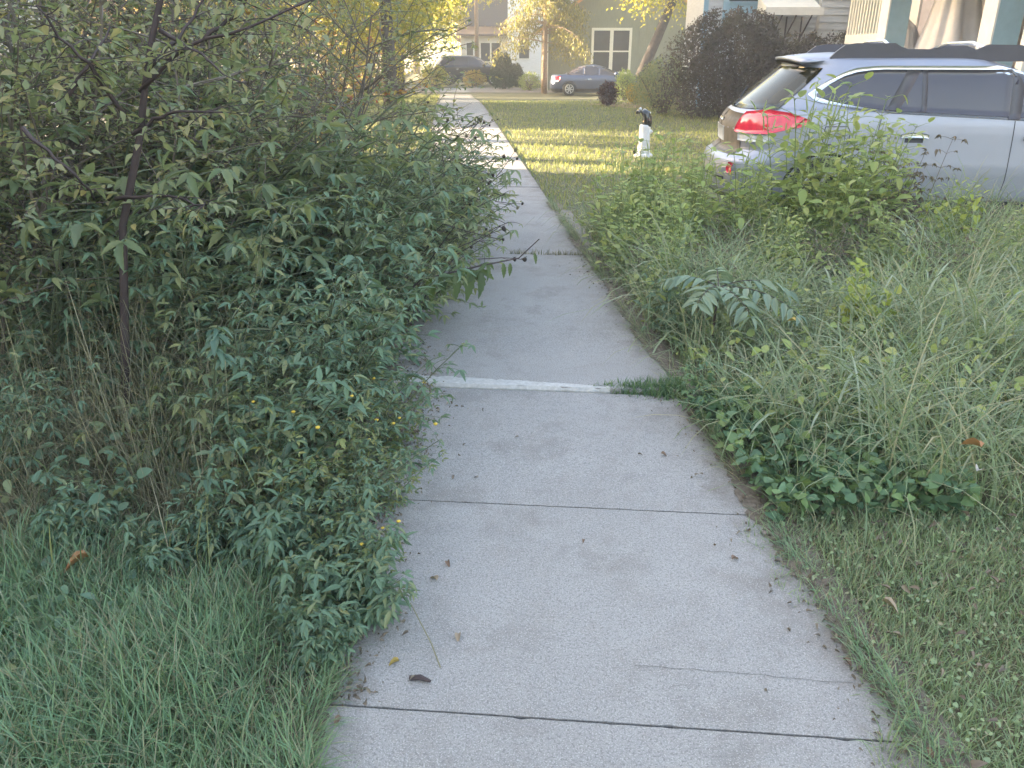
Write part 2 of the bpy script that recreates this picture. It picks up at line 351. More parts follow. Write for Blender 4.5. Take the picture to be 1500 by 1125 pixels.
def strip(name, xa, xb, z, y0, y1, m, label, cat, step=4):
    yy = np.arange(y0, y1 + .01, step); v = []
    for y in yy: v += [(float(xl(y)) + xa, y, float(gz(y)) + z), (float(xl(y)) + xb, y, float(gz(y)) + z)]
    f = np.array([(2*i, 2*i+1, 2*i+3, 2*i+2) for i in range(len(yy)-1)])
    return tag(link(name, fast_mesh(name, np.array(v), [f]), m), label, cat, kind='structure')
strip('street', -10.6, -3.4, .006, -40, 160, M['asphalt'], 'asphalt street beyond the overgrown verge', 'street')
kb = MB()
for y in range(-40, 120, 4):
    for xo in (-3.4, -10.75):
        p = [(float(xl(y)) + xo, y), (float(xl(y)) + xo + .15, y), (float(xl(y+4)) + xo + .15, y+4), (float(xl(y+4)) + xo, y+4)]
        z0, z1 = float(gz(y)), float(gz(y+4)); zz = [z0, z0, z1, z1]
        kb.add([(a, b, c) for (a, b), c in zip(p, zz)] + [(a, b, c + .13) for (a, b), c in zip(p, zz)], [(4, 5, 6, 7), (0, 1, 5, 4), (1, 2, 6, 5), (2, 3, 7, 6), (3, 0, 4, 7)])
tag(kb.build('kerb', M['concrete']), 'concrete kerbs along the street', 'kerb', kind='structure')
CA = math.radians(8); CO = np.array([2.09, 8.72]); CF = np.array([math.cos(CA), -math.sin(CA)]); CL = np.array([math.sin(CA), math.cos(CA)])
def wag(x, y, z=0): p = CO + CF*x + CL*y; return (p[0], p[1], z)
dv = MB(); dv.add([wag(.5, -1.9, .016), wag(12, -1.9, .016), wag(12, 1.3, .016), wag(.1, 1.3, .016)], [(0, 1, 2, 3)])
tag(dv.build('driveway', M['gravel']), 'grey gravel driveway under the silver wagon', 'driveway', kind='structure')
dv = MB(); dv.add([(-6, 43, float(gz(43))+.02), (5, 42.3, float(gz(43))+.02), (5, 48, float(gz(48))+.02), (-6, 49, float(gz(48))+.02)], [(0, 1, 2, 3)])
tag(dv.build('cross_driveway', M['concrete']), 'pale driveway crossing the far end of the sidewalk', 'driveway', kind='structure')
mb_ = MB(); a = np.linspace(0, 2*PI, 26, endpoint=False)
mb_.add([(5.6 + (3.0 + .25*math.sin(5*t))*math.cos(t), 27.2 + (2.1 + .2*math.sin(3*t+1))*math.sin(t), float(gz(27.2 + 2.1*math.sin(t))) + .012) for t in a], [tuple(range(26))])
tag(mb_.build('mulch_bed', M['mulch']), 'reddish mulch bed in front of the blue sedan', 'mulch bed', kind='structure')

# ------------------------------------------------------------------ GRASS (stuff)
def in_region(N, x0, x1, y0, y1, test):
    out = []; n = 0
    while n < N:
        p = np.stack([rng.uniform(x0, x1, N), rng.uniform(y0, y1, N)], 1); p = p[test(p[:, 0], p[:, 1])]; out.append(p); n += len(p)
        if len(out) > 60: break
    p = np.vstack(out)[:N]; return np.column_stack([p, gz(p[:, 1])])
def patchy(p, s, k=0):       # smooth pseudo noise in 0..1
    x, y = p[:, 0]*s, p[:, 1]*s
    return .5 + .25*np.sin(1.7*x + 2.3*y + k) + .25*np.sin(3.1*x - 1.9*y + 2*k + 1.3)
def grass(name, N, reg, test, Lr, Wr, lean, curv, m, label, seg=3, pz=None):
    p = in_region(N, *reg, test); n = len(p); pt = patchy(p, pz or 2.2, len(name))
    L = rng.uniform(*Lr, n)*(.6 + .8*pt); W = rng.uniform(*Wr, n)
    me = blades_mesh(name, p, L, W, np.abs(rng.normal(0, lean, n)), rng.uniform(*curv, n), rng.uniform(0, 2*PI, n) , seg)
    return tag(link(name, me, m), label, 'grass', kind='stuff')
edge = lambda y, k: .035*np.sin(7*y + k) + .02*np.sin(19*y + 2*k)
grass('lawn_grass', 30000, (-2.4, -.3, .95, 2.5), lambda x, y: (x < xl(y) + .05 + edge(y, 1)) & (y < 2.28 + .1*np.sin(4*x)), (.07, .2), (.0028, .0055), .45, (.3, 1.5), M['lawn'], 'blue green uncut grass filling the near left corner', 4)
grass('lawn_grass', 36000, (.6, 2.9, .9, 2.95), lambda x, y: (x > xr(y) - .06 + 1.6*edge(y, 2)) & (y < 2.55 + .06*np.sin(5*x)), (.035, .1), (.0025, .005), .55, (.2, 1.6), M['lawn_r'], 'short clover grass filling the near right corner', 3)
grass('tall_grass', 21000, (.5, 6.5, 2.5, 7.3), lambda x, y: (x > xr(y) + .1 + edge(y, 3)) & (x < .95*y + .6) & ((y > 2.95) | (x > 1.45)) & (y > 2.5 + .08*np.sin(6*x)), (.28, .74), (.004, .010), .35, (.9, 2.6), M['tall'], 'tall arching pale grass smothering the right verge', 5, 1.3)
grass('tall_grass', 2600, (.9, 6, 2.9, 6.4), lambda x, y: (x > xr(y) + .3) & (x < .8*y + .5), (.3, .62), (.01, .022), .4, (1.1, 2.6), M['palegrass'], 'broad bladed grass scattered through the right verge', 6, 1.3)
grass('verge_grass', 9000, (-5.2, -.5, 2.0, 12), lambda x, y: (x < xl(y) - .1) & (x > xl(y) - 3.3), (.1, .4), (.003, .007), .4, (.3, 1.6), M['weed_yel'], 'scrappy grass under the left hand bushes', 3)
grass('far_lawn_grass', 70000, (-2, 12, 7.4, 31), lambda x, y: (x > xr(y) + .02) & ~((np.abs((x-CO[0])*CL[0] + (y-CO[1])*CL[1] + .3) < 1.7) & (x > 2.6)) & (rng.uniform(0, 1, x.shape) < 14/(y+2)), (.04, .1), (.006, .013), .5, (.2, 1.4), M['lawn_far'], 'mown dry green lawn around the yard ornament', 2)
grass('far_verge_grass', 16000, (-6.5, -.8, 9, 40), lambda x, y: (x < xl(y) - .02) & (x > xl(y) - 3.3), (.05, .16), (.007, .014), .5, (.2, 1.4), M['lawn_far'], 'yellow grass strip between far sidewalk and street', 2)

# leaf litter along the sidewalk edges
def scatter_leaves(name, N, reg, test, Lr, m, label, cat, z=(0.0, .05), tpl=T_CURL, up=.6, wr=.5):
    p = in_region(N, *reg, test); n = len(p); p[:, 2] += rng.uniform(*z, n); lv = Leaves()
    nn = norm(np.array([0, 0, 1.]) + rng.normal(0, up, (n, 3))); d = np.cross(nn, rand_dirs(n)); L = rng.uniform(*Lr, n)
    lv.add(p, d, nn, L, L*rng.uniform(wr*.8, wr*1.2, n)); return tag(link(name, lv.mesh(name, tpl), m), label, cat, kind='stuff')
scatter_leaves('leaf_litter', 10000, (-1.2, .2, 1.55, 6.5), lambda x, y: (rng.uniform(0, 1, x.shape) < np.exp(-np.clip(x - (xl(y) + .10 + .05*np.sin(2.3*y) + .10*np.exp(-(y-4.0)**2)), 0, 9)*22)) & (x > xl(y) - .25), (.006, .022), M['litter'], 'brown leaf litter drifted along the left sidewalk edge', 'leaf litter', (.03, .05))
scatter_leaves('leaf_litter', 1600, (.3, 1.4, 1.2, 6.5), lambda x, y: (rng.uniform(0, 1, x.shape) < np.exp(-np.clip(xr(y) - .02 - x, 0, 9)*22)) & (x < xr(y) + .12), (.006, .02), M['litter'], 'brown leaf crumbs along the right sidewalk edge', 'leaf litter', (.032, .045))
scatter_leaves('leaf_litter', 2500, (-5, -.6, 2, 13), lambda x, y: (x < xl(y) - .1) & (x > xl(y) - 3.3), (.03, .08), M['litter'], 'brown leaf litter under the left hand bushes', 'leaf litter', (.0, .06))
scatter_leaves('ground_cover', 2000, (.75, 1.75, 2.42, 3.5), lambda x, y: (x > xr(y) + .0) & (x < 1.75 - .3*np.abs(y-2.7)) & (y < 3.4), (.022, .05), M['ivy'], 'round leaved ground cover spilling beside the right path edge', 'ground cover', (.02, .17), T_HEART, .6, .95)
scatter_leaves('ground_cover', 1500, (-2.6, -.6, 2.25, 3.6), lambda x, y: (x < xl(y) - .05), (.03, .06), M['weed'], 'small leafy undergrowth at the foot of the left bushes', 'ground cover', (.02, .28), T_OVATE, .6, .55)
scatter_leaves('ground_cover', 3200, (.6, 3.2, 1.0, 2.7), lambda x, y: (x > xr(y)), (.008, .016), M['lawn_r'], 'tiny clover leaves in the near right grass', 'ground cover', (.02, .07), T_OVATE, .5, .9)
scatter_leaves('ground_cover', 3800, (.55, 5, 3.0, 7.2), lambda x, y: (x > xr(y) + .05) & (x < .9*y + .5), (.03, .07), M['lime'], 'small leafy weeds low in the right verge', 'ground cover', (.02, .34), T_OVATE, .7, .6)
#--PART2

grass('dead_grass', 5200, (.6, 2.9, .9, 2.8), lambda x, y: (x > xr(y) - .02) & (np.sin(3.3*x + 1.7*y) + np.sin(5.1*y - 2.2*x) > .35), (.03, .09), (.002, .005), .8, (.3, 1.6), M['dry'], 'dead tan blades in patches of the near right grass', 3)
grass('dead_grass', 2600, (-2.4, -.3, .95, 2.5), lambda x, y: (x < xl(y) + .03) & (np.sin(2.9*x + 2.3*y) + np.sin(4.4*y - 2.2*x) > -.3), (.08, .26), (.002, .004), .8, (.2, 1.4), M['dry'], 'dead straw stems tangled through the near left grass', 4)
scatter_leaves('leaf_litter', 500, (.6, 2.9, .95, 2.7), lambda x, y: x > xr(y) - .01, (.012, .035), M['litter'], 'brown leaf scraps lying in the near right grass', 'leaf litter', (.02, .08))
scatter_leaves('ground_cover', 900, (-2.4, -.45, .95, 2.3), lambda x, y: (x < xl(y)) & (np.sin(4.1*x + 1.1*y) + np.sin(3.7*y - x) > .2), (.02, .045), M['weed'], 'broad leaved lawn weeds among the near left grass', 'ground cover', (.02, .12), T_OVATE, .6, .6)

# soil creeping over the slab edges, with a ragged outline
def soil_edge(xe, sg, y0, y1, wmean, name, label):
    yy = np.arange(y0, y1, .012); r_ = np.random.default_rng(11 if sg > 0 else 12); w = np.zeros(len(yy))
    for f, a_ in ((1.7, .35), (4.1, .3), (9.7, .22), (23, .16), (51, .12), (97, .1)): w += a_*np.sin(f*yy*1.7 + r_.uniform(0, 6))
    w = wmean*np.clip(.75 + w + r_.normal(0, .12, len(yy)), .03, 3); v = []
    lift = np.where((yy > 3.62) & (yy < 5.05), .017, np.where((yy > 5.05) & (yy < 6.5), .008, .0))
    for y, k, lf in zip(yy, w, lift): x = float(xe(y)); v += [(x + sg*.12, y, .02), (x + sg*.004, y, .037 + lf), (x - sg*k, y, .0335 + lf)]
    n = len(yy); f = np.array([(3*i+c, 3*i+c+1, 3*i+c+4, 3*i+c+3) for i in range(n-1) for c in (0, 1)])
    return tag(link(name, fast_mesh(name, np.array(v), [f]), M['soil']), label, 'soil', kind='stuff')
M['soil'] = plain('edge soil', (.15, .125, .1), .95, var=.45, scale=45)
soil_edge(xr, 1, .9, 9, .035, 'soil', 'brown soil creeping over the right sidewalk edge'); soil_edge(xl, -1, 1.0, 9, .05, 'soil', 'brown soil creeping over the left sidewalk edge')
# edge blades leaning over the slabs
def edge_blades(xe, sg, y0, y1, N, L, m, label):
    y = rng.uniform(y0, y1, N); y = y[(np.sin(9*y) + np.sin(4.3*y+1) + rng.normal(0, .6, N)) > -.3]; n = len(y); p = np.column_stack([xe(y) + sg*rng.uniform(-.01, .05, n), y, np.full(n, .02)])
    az = (PI if sg > 0 else 0) + rng.normal(0, .8, n); me = blades_mesh('edge_grass', p, rng.uniform(*L, n), rng.uniform(.002, .0045, n), rng.uniform(.2, 1.1, n), rng.uniform(.2, 1.2, n), az, 4)
    tag(link('edge_grass', me, m), label, 'grass', kind='stuff')
edge_blades(xr, 1, .9, 2.6, 1500, (.04, .13), M['lawn'], 'grass blades leaning over the near right sidewalk edge'); edge_blades(xr, 1, 2.6, 9, 2600, (.06, .2), M['tall'], 'grass blades leaning over the right sidewalk edge by the weeds'); edge_blades(xl, -1, 1.0, 2.0, 700, (.05, .16), M['lawn'], 'grass blades leaning over the near left sidewalk edge')
yb = np.sort(rng.uniform(-.05, .62, 260)); pb = np.column_stack([yb, 6.5 + JSK*(yb - .0) + rng.normal(0, .012, 260), np.full(260, .03)])
tag(link('joint_grass', blades_mesh('joint_grass', pb, rng.uniform(.02, .07, 260), rng.uniform(.003, .006, 260), np.abs(rng.normal(0, .7, 260)), rng.uniform(.2, 1.2, 260), rng.uniform(0, 2*PI, 260), 2), M['dry']), 'brown grass growing in the sidewalk joint by the driveway slab', 'grass', kind='stuff')

grass('tall_grass', 500, (.8, 2.0, 2.45, 3.2), lambda x, y: x > xr(y) + .08, (.15, .4), (.003, .008), .5, (.8, 2.4), M['tall'], 'thin arching grass poking through the round leaved ground cover', 5, 1.3)
# ------------------------------------------------------------------ PLANTS
UP = np.array([0, 0, 1.])
def seed_all(s):
    global rng; rng = np.random.default_rng(s); random.seed(s)
def compound(lv, p, d, size, droop=.5, n3=True, wr=.36):
    """a compound leaf: stalk tip p, heading d: one big leaflet and two (or four) side leaflets, hanging"""
    d = norm(d); side = norm(np.cross(d, UP) + 1e-6); dd = norm(d - UP*droop*rng.uniform(.6, 1.3)); nn = norm(np.cross(side, dd)); nn = nn if nn[2] > 0 else -nn
    j = lambda: nn + rng.normal(0, .25, 3)
    lv.add(p, dd, j(), size, size*wr)
    if n3:
        for sg in (-1, 1):
            lv.add(p, norm(dd*.45 + side*sg*.9 - UP*.2*rng.uniform(0, 2)), j(), size*.7, size*.7*wr)
def gen_weed(seed, h, nst, leaf, lean=(0, 0), spread=.3, tpl=T_SERR, density=1., nb=1., droop=.5, n3=True, wr=.36, up_bias=.5):
    seed_all(seed); st = Stems(); lv = Leaves()
    for k in range(nst):
        a = rng.uniform(0, 2*PI); b = rng.uniform(0, .1)
        p0 = np.array([b*math.cos(a), b*math.sin(a), 0]); d0 = np.array([math.cos(a)*spread*rng.uniform(.2, 1) + lean[0]*.5, math.sin(a)*spread*rng.uniform(.2, 1) + lean[1]*.5, 1])
        H = h*rng.uniform(.7, 1.08); c = curve(p0, d0, H, 9, (lean[0], lean[1], -.12), .12); st.add(c, .0055, .002)
        nodes = int(9*density)
        for i in range(nodes):
            t = (i + .8)/nodes; ii = min(int(t*9), 8); q = c[ii] + (c[ii+1]-c[ii])*(t*9-ii); az = a + i*PI/2 + rng.normal(0, .3)
            for sg in (0, PI):
                if t < .2 and rng.random() < .6: continue
                dr = np.array([math.cos(az+sg), math.sin(az+sg), up_bias + rng.normal(0, .2)])
                BL = h*.34*(1.15-t)*rng.uniform(.5, 1.2)*nb + .04
                bc = curve(q, dr, BL, 4, (lean[0]*.4, lean[1]*.4, -.5), .12); st.add(bc, .0026, .0012, 3)
                m_ = max(1, int(BL/.075))
                for w in range(m_):
                    tt = (w+1)/m_; bq = bc[min(int(tt*4), 4)]; s0 = leaf*rng.uniform(.6, 1.1)*(1 - .3*t)
                    compound(lv, bq, norm(dr + rng.normal(0, .55, 3)), s0, droop, n3, wr)
        compound(lv, c[-1], c[-1]-c[-2] + rng.normal(0, .4, 3), leaf*.6, droop, n3, wr)
    return st, lv, tpl
def proto(name, gen, leafm, stemm=None):
    st, lv, tpl = gen
    return dict(name=name, stem=MB_mesh(st.mb, 'stem'), leaf=lv.mesh('foliage', tpl), lm=leafm, sm=stemm or M['stem'])
def MB_mesh(mb, name):
    me = bpy.data.meshes.new(name); me.from_pydata(np.vstack(mb.v).tolist(), [], mb.f); me.update(); return me
def place(pr, loc, rz, s, label, cat, group=None, name=None):
    o = thing(name or pr['name'], label, cat, (loc[0], loc[1], float(gz(loc[1]))), rz, group)
    o.scale = (s, s, s) if not isinstance(s, tuple) else s
    for nm, me, m in (('stem', pr['stem'], pr['sm']), ('foliage', pr['leaf'], pr['lm'])):
        c = bpy.data.objects.new(nm, me); COL.objects.link(c); c.parent = o
        if not me.materials: me.materials.append(m)
    return o

weeds = [proto('leafy_weed', gen_weed(20+i, 1., 5 + i % 2, (.075, .13, .1, .085)[i], (.3, -.15), .45, T_SERR, (1.35, .95, 1.15, 1.3)[i]), M['weed']) for i in range(4)]
lowweed = [proto('leafy_weed', gen_weed(30+i, 1., 9, .19, (.2, -.2), .8, T_SERR, 1.0), M['weed']) for i in range(2)]
W = [(-.62, 1.93, .34, 'low leafy weed lapping over the near left path edge'), (-.68, 1.78, .24, 'lowest weed beside the fallen yellow leaf'), # x, y, height, rz, label
 (-.72, 2.12, .36, 'low dark leafy weed at the front corner where lawn meets sidewalk'),
 (-.98, 2.28, .42, 'low dark leafy weed just behind the uncut near lawn'),
 (-.70, 2.42, .52, 'dark leafy weed leaning toward the sidewalk beside the yellow blossoms'),
 (-1.02, 2.72, .72, 'bushy blue green weed in front of the dry brown hollow'),
 (-.76, 2.82, .70, 'blue green weed with drooping pointed leaves beside the sidewalk joint'),
 (-.84, 3.22, .86, 'waist high weed opposite the white sidewalk lip'),
 (-1.16, 3.22, 1.0, 'tall leafy weed right of the dry grass hollow'),
 (-.84, 3.70, .95, 'leafy weed overhanging the leaf litter past the white lip'),
 (-1.24, 3.92, 1.15, 'tall dark weed in the middle of the left thicket'),
 (-.90, 4.32, 1.02, 'leafy weed beneath the branch that reaches over the sidewalk'),
 (-1.34, 4.62, 1.25, 'tall weed behind the middle of the left thicket'),
 (-1.00, 5.05, 1.08, 'leafy weed below the dark seed heads'),
 (-1.75, 4.42, 1.35, 'tall weed right of the purple sapling stem'),
 (-2.10, 3.42, 1.05, 'leafy weed left of the sapling foot'),
 (-2.00, 2.72, .74, 'leafy weed at the left frame edge behind dry stalks'),
 (-1.52, 2.36, .34, 'low leafy weed beside the curled orange leaf'),
 (-2.45, 4.25, 1.4, 'tall weed left of the purple sapling stem'),
 (-1.55, 3.6, 1.0, 'leafy weed in front of the sapling trunk'),
 (-1.25, 2.22, .28, 'lowest leafy weed between the lawn and dry hollow'),
 (-.98, 6.0, 1.05, 'farther leafy weed leaning over the sidewalk behind the seed heads'),
 (-1.15, 7.2, 1.05, 'last leafy weed before the sidewalk clears'),
 (-1.35, 5.6, 1.25, 'tall leafy weed behind the leaning seed heads'),
]
LEAN = [proto('leafy_weed', gen_weed(50+i, 1., 6, (.09, .075, .1)[i], (.55, -.1), .4, T_SERR, 1.35, 1.2), M['leanweed']) for i in range(3)]
for i, (x, y, h, lab) in enumerate([(-.86, 4.75, .92, 'olive leafy weed leaning out over the sidewalk beyond the white lip'), (-.88, 5.5, 1.0, 'olive weed leaning over the sidewalk among the seed heads'), (-.9, 6.3, 1.02, 'olive weed leaning over the sidewalk past the reaching branch'), (-.95, 7.2, 1.1, 'olive weed covering the left half of the farther sidewalk'), (-1.05, 8.2, 1.1, 'hindmost olive weed hanging over the sidewalk'), (-1.15, 5.9, 1.3, 'tall olive weed behind the leaning seed heads'), (-1.2, 7.6, 1.35, 'tall olive weed below the yellow tree'), (-1.3, 4.9, 1.3, 'tall olive weed in the middle of the left thicket'), (-2.5, 5.2, 1.35, 'tall olive weed behind the sapling'), (-3.2, 5.6, 1.4, 'tall olive weed far back at the left frame edge'), (-2.7, 6.4, 1.35, 'tall olive weed deep in the back of the thicket'), (-2.1, 5.9, 1.3, 'olive weed under the arching sapling branch'), (-3.6, 6.8, 1.45, 'rearmost olive weed beside the street kerb'), (-2.25, 4.1, 1.85, 'tallest olive weed behind the sapling stem'), (-2.75, 3.8, 1.8, 'very tall olive weed at the left frame edge'), (-1.75, 4.35, 1.8, 'very tall olive weed right of the sapling stem'), (-1.4, 4.5, 1.55, 'tall olive weed beneath the arching sapling branch'), (-2.35, 4.9, 1.95, 'tall olive weed under the top of the thicket'), (-1.55, 2.95, .85, 'olive weed in front of the sapling foot')]):
    place(LEAN[i % 3], (x + .13, y), (i*1.7) % .7 - .35, h, lab, 'weed', 'olive weeds leaning over the sidewalk')
for i, (x, y, h, lab) in enumerate(W):
    x += .11*(1 if x > -1.4 and not 2.9 < y < 4.5 else 0)
    pr = lowweed[i % 2] if h < .5 else weeds[i % 4]
    place(pr, (x, y), (i*2.4) % .9 - .45, h, lab, 'weed', 'leafy weeds in the left thicket')

# drooping pale sprig at the thicket front, and the branch with hanging leaves over the sidewalk
seed_all(77); st = Stems(); lv = Leaves()
c = curve((-1.2, 2.75, .1), (.25, -.12, 1), .72, 8, (.1, -.35, -.3), .05); st.add(c, .005, .0025)
for k in range(9):
    a = k*2.4; compound(lv, c[-1] - np.array([0, 0, .015*k]) + rng.normal(0, .012, 3), np.array([math.cos(a), math.sin(a)-.2, .15]), .085*rng.uniform(.7, 1.1), .55, True, .4)
o = thing('leafy_sprig', 'pale green sprig of hanging pointed leaves in front of the dark hollow', 'weed')
link('stem', MB_mesh(st.mb, 'stem'), M['stem'], o); link('foliage', lv.mesh('foliage', T_SERR), leafmat('pale sprig leaf', [(.09, .16, .12), (.12, .2, .14), (.1, .18, .13)], .25, .4), o)
def P(px, py, Y):
    dx, dy = (px-750)/1150, (562.5-py)/1150; c_, s_ = math.cos(PITCH), math.sin(PITCH); d = np.array([dx, c_+dy*s_, dy*c_-s_]); return np.array([0, 0, CAM_H]) + d*Y/d[1]
seed_all(78); st = Stems(); lv = Leaves()
pts = np.array([P(560, 470, 4.1), P(615, 410, 4.05), P(700, 390, 4.0), P(760, 378, 4.0), P(790, 350, 4.0)]); base = np.array([-.9, 4.2, 0]); pts = np.vstack([base, base*.5+pts[0]*.5 + (0, 0, .1), pts])
st.add(pts, .008, .0025, 5); heads = []
for (px, py, L, dx) in [(655, 400, .14, .1), (675, 395, .17, 0), (690, 395, .15, .15), (640, 405, .12, -.2), (700, 385, .1, .3), (625, 410, .13, -.3), (735, 385, .07, 0), (725, 385, .08, .1), (665, 385, .09, .2), (770, 370, .06, .3)]:
    compound(lv, P(px+12, py, 4.0), np.array([dx, -.4, -.5]), L, 1.0, px < 720, .36)
o = thing('overhanging_branch', 'thin dark branch with hanging serrated leaves reaching over the sidewalk', 'branch')
link('stem', MB_mesh(st.mb, 'stem'), M['stem_dark'], o); link('foliage', lv.mesh('foliage', T_SERR), leafmat('branch leaf', [(.07, .115, .06), (.09, .14, .06), (.11, .17, .06)], .3, .4), o)

# plants with dark seed heads, leaning over the path
def head_mesh():
    mb = MB(); mb.lathe([(.001, -.012), (.006, -.01), (.0105, -.002), (.0115, .005), (.007, .012), (.001, .013)], k=8)
    for k in range(10):
        a = k*PI/5; mb.tube([(.006*math.cos(a), .006*math.sin(a), .006), (.015*math.cos(a), .015*math.sin(a), .016)], [.0012, .0004], 3)
    return MB_mesh(mb, 'seed_head')
HEAD = head_mesh(); HEAD.materials.append(M['seed']); HEAD2 = HEAD.copy(); HEAD2.materials.clear(); HEAD2.materials.append(plain('green brown seed head', (.12, .11, .06), .8))
def seed_plant(seed, loc, h, lean, label, nh=16, leafy=.8):
    st, lv, tpl = gen_weed(seed, h, 4, .075, lean, .3, T_SERR, leafy, 1.0, .6, True, .28); heads = []
    for k in range(nh):
        t = rng.uniform(.55, 1.0); base = np.array([lean[0]*h*.75*t, lean[1]*h*.6*t, h*.8*t]) + rng.normal(0, .1, 3)
        d = norm(np.array([lean[0] + .5, lean[1]-.2, .45]) + rng.normal(0, .5, 3)); c = curve(base, d, rng.uniform(.16, .36), 4, (.2, 0, .3), .2); st.add(c, .0028, .0016, 4); heads.append(c[-1])
        if rng.random() < .7:
            c2 = curve(c[2], norm(d + rng.normal(0, .6, 3)), rng.uniform(.06, .15), 3, (0, 0, .3), .1); st.add(c2, .0015, .001, 3); heads.append(c2[-1])
    o = thing('seed_head_plant', label, 'weed', (loc[0], loc[1], 0), 0, 'weeds with dark seed heads')
    link('stem', MB_mesh(st.mb, 'stem'), M['stem_dark'], o); link('foliage', lv.mesh('foliage', tpl), M['airy'], o)
    for p in heads:
        c = bpy.data.objects.new('seed_head', HEAD if rng.random() < .6 else HEAD2); COL.objects.link(c); c.parent = o; c.location = p; c.rotation_euler = tuple(rng.uniform(-.6, .6, 3)); s = rng.uniform(.45, 1.15); c.scale = (s, s, s*rng.uniform(.7, 1.2))
seed_plant(101, (-0.73, 5.3), 1.12, (.62, -.1), 'weed with dark round seed heads leaning furthest over the sidewalk', 13)
seed_plant(102, (-0.78, 6.1), 1.15, (.5, 0), 'weed with dark seed heads against the sunlit sidewalk patch', 11)
seed_plant(103, (-0.83, 7.0), 1.2, (.42, .05), 'weed with dark seed heads below the distant sidewalk end', 10)
seed_plant(104, (-0.68, 4.5), .82, (.55, -.1), 'low seed head weed drooping toward the white sidewalk lip', 10, .6)
seed_plant(105, (-1.08, 7.9), 1.3, (.35, 0), 'hindmost seed head weed below the yellow tree', 8)

# airy shrubs
def gen_shrub(seed, h, leaf, nst=6, spread=.45, dens=1., tpl=T_LOW, lean=(0, 0)):
    seed_all(seed); st = Stems(); lv = Leaves()
    def twig(p, d, L, r, lev):
        c = curve(p, d, L, 6, (lean[0]*.3, lean[1]*.3, -.12 if lev else .05), .22); st.add(c, r, r*.45, 4 if lev < 2 else 3)
        if lev < 2:
            for k in range(int((7 if lev == 0 else 5)*dens)):
                t = rng.uniform(.25, 1); i = min(int(t*6), 5); q = c[i]*(1-(t*6-i)) + c[i+1]*(t*6-i); dd = norm((c[i+1]-c[i])/np.linalg.norm(c[i+1]-c[i])*.55 + rand_dirs(1, -.35, .7)[0]); twig(q, dd, L*rng.uniform(.3, .55), r*.5, lev+1)
        if lev >= 1:
            n = int((15 if lev == 1 else 15)*dens); t = rng.uniform(.1, 1, n); i = np.minimum((t*6).astype(int), 5); q = c[i] + (c[i+1]-c[i])*(t*6-i)[:, None]
            d_ = norm(rand_dirs(n, -.6, .5) + (c[-1]-c[0])/L*.5); nn = norm(UP + rng.normal(0, .5, (n, 3))); L_ = leaf*rng.uniform(.55, 1.25, n); lv.add(q, d_, nn, L_, L_*rng.uniform(.4, .55, n))
    for k in range(nst):
        a = k*2*PI/nst + rng.normal(0, .3); twig(np.array([.1*math.cos(a), .1*math.sin(a), 0]), np.array([math.cos(a)*spread + lean[0], math.sin(a)*spread + lean[1], 1]), h*rng.uniform(.7, 1.05), .0055, 0)
    return st, lv, tpl
airy = [proto('shrub', gen_shrub(200+i, 1., .0165, 8, .42, 1.15, T_OVATE), M['airy'], M['twig']) for i in range(3)]
SH = [(-2.3, 4.6, 2.1, 'airy shrub filling the space right of the sapling top'), (-1.75, 6.0, 1.95, 'airy shrub behind the tall olive weeds'), (-2.95, 4.75, 2.5, 'highest airy shrub above the left frame edge'), (-1.95, 5.0, 1.9, 'airy shrub between the sapling and the dark far trunk'), (-2.7, 6.6, 2.3, 'airy shrub in front of the autumn sapling'), (-3.7, 6.3, 2.6, 'airy shrub nearest the street kerb'), (-1.72, 5.5, 1.75, 'small leaved airy shrub behind the seed heads'), (-2.5, 5.0, 2.3, 'tall airy shrub behind the purple sapling'), (-3.3, 5.1, 2.6, 'tall airy shrub at the upper left'),
      (-2.1, 7.0, 2.0, 'airy shrub on the verge left of the dark tree trunk'), (-1.55, 8.0, 1.3, 'low airy shrub beyond the seed heads'), 
      (-1.35, 9.6, 1.0, 'small shrub where the far verge grass begins'), (-2.7, 9.4, 1.9, 'rearmost tall shrub on the verge'),
      (-2.15, 3.95, 1.95, 'airy shrub just behind the sapling trunk'), (-3.0, 4.2, 2.4, 'tall grey green shrub at the left frame edge'),
      (-2.55, 3.3, 1.6, 'grey green shrub left of the sapling low down')]
for i, (x, y, h, lab) in enumerate(SH): place(airy[i % 3], (x, y), i*1.9, (h*1.05, h*1.05, h), lab, 'shrub', 'airy shrubs in the left thicket')
# red and gold autumn sapling far side of the thicket
place(proto('sapling', gen_shrub(230, 1., .03, 6, .35, 1.1, T_OVATE), M['redleaf'], M['twig']), (-2.2, 8.6), 0, 2.0, 'sapling with red and gold leaves in the back of the thicket', 'sapling')

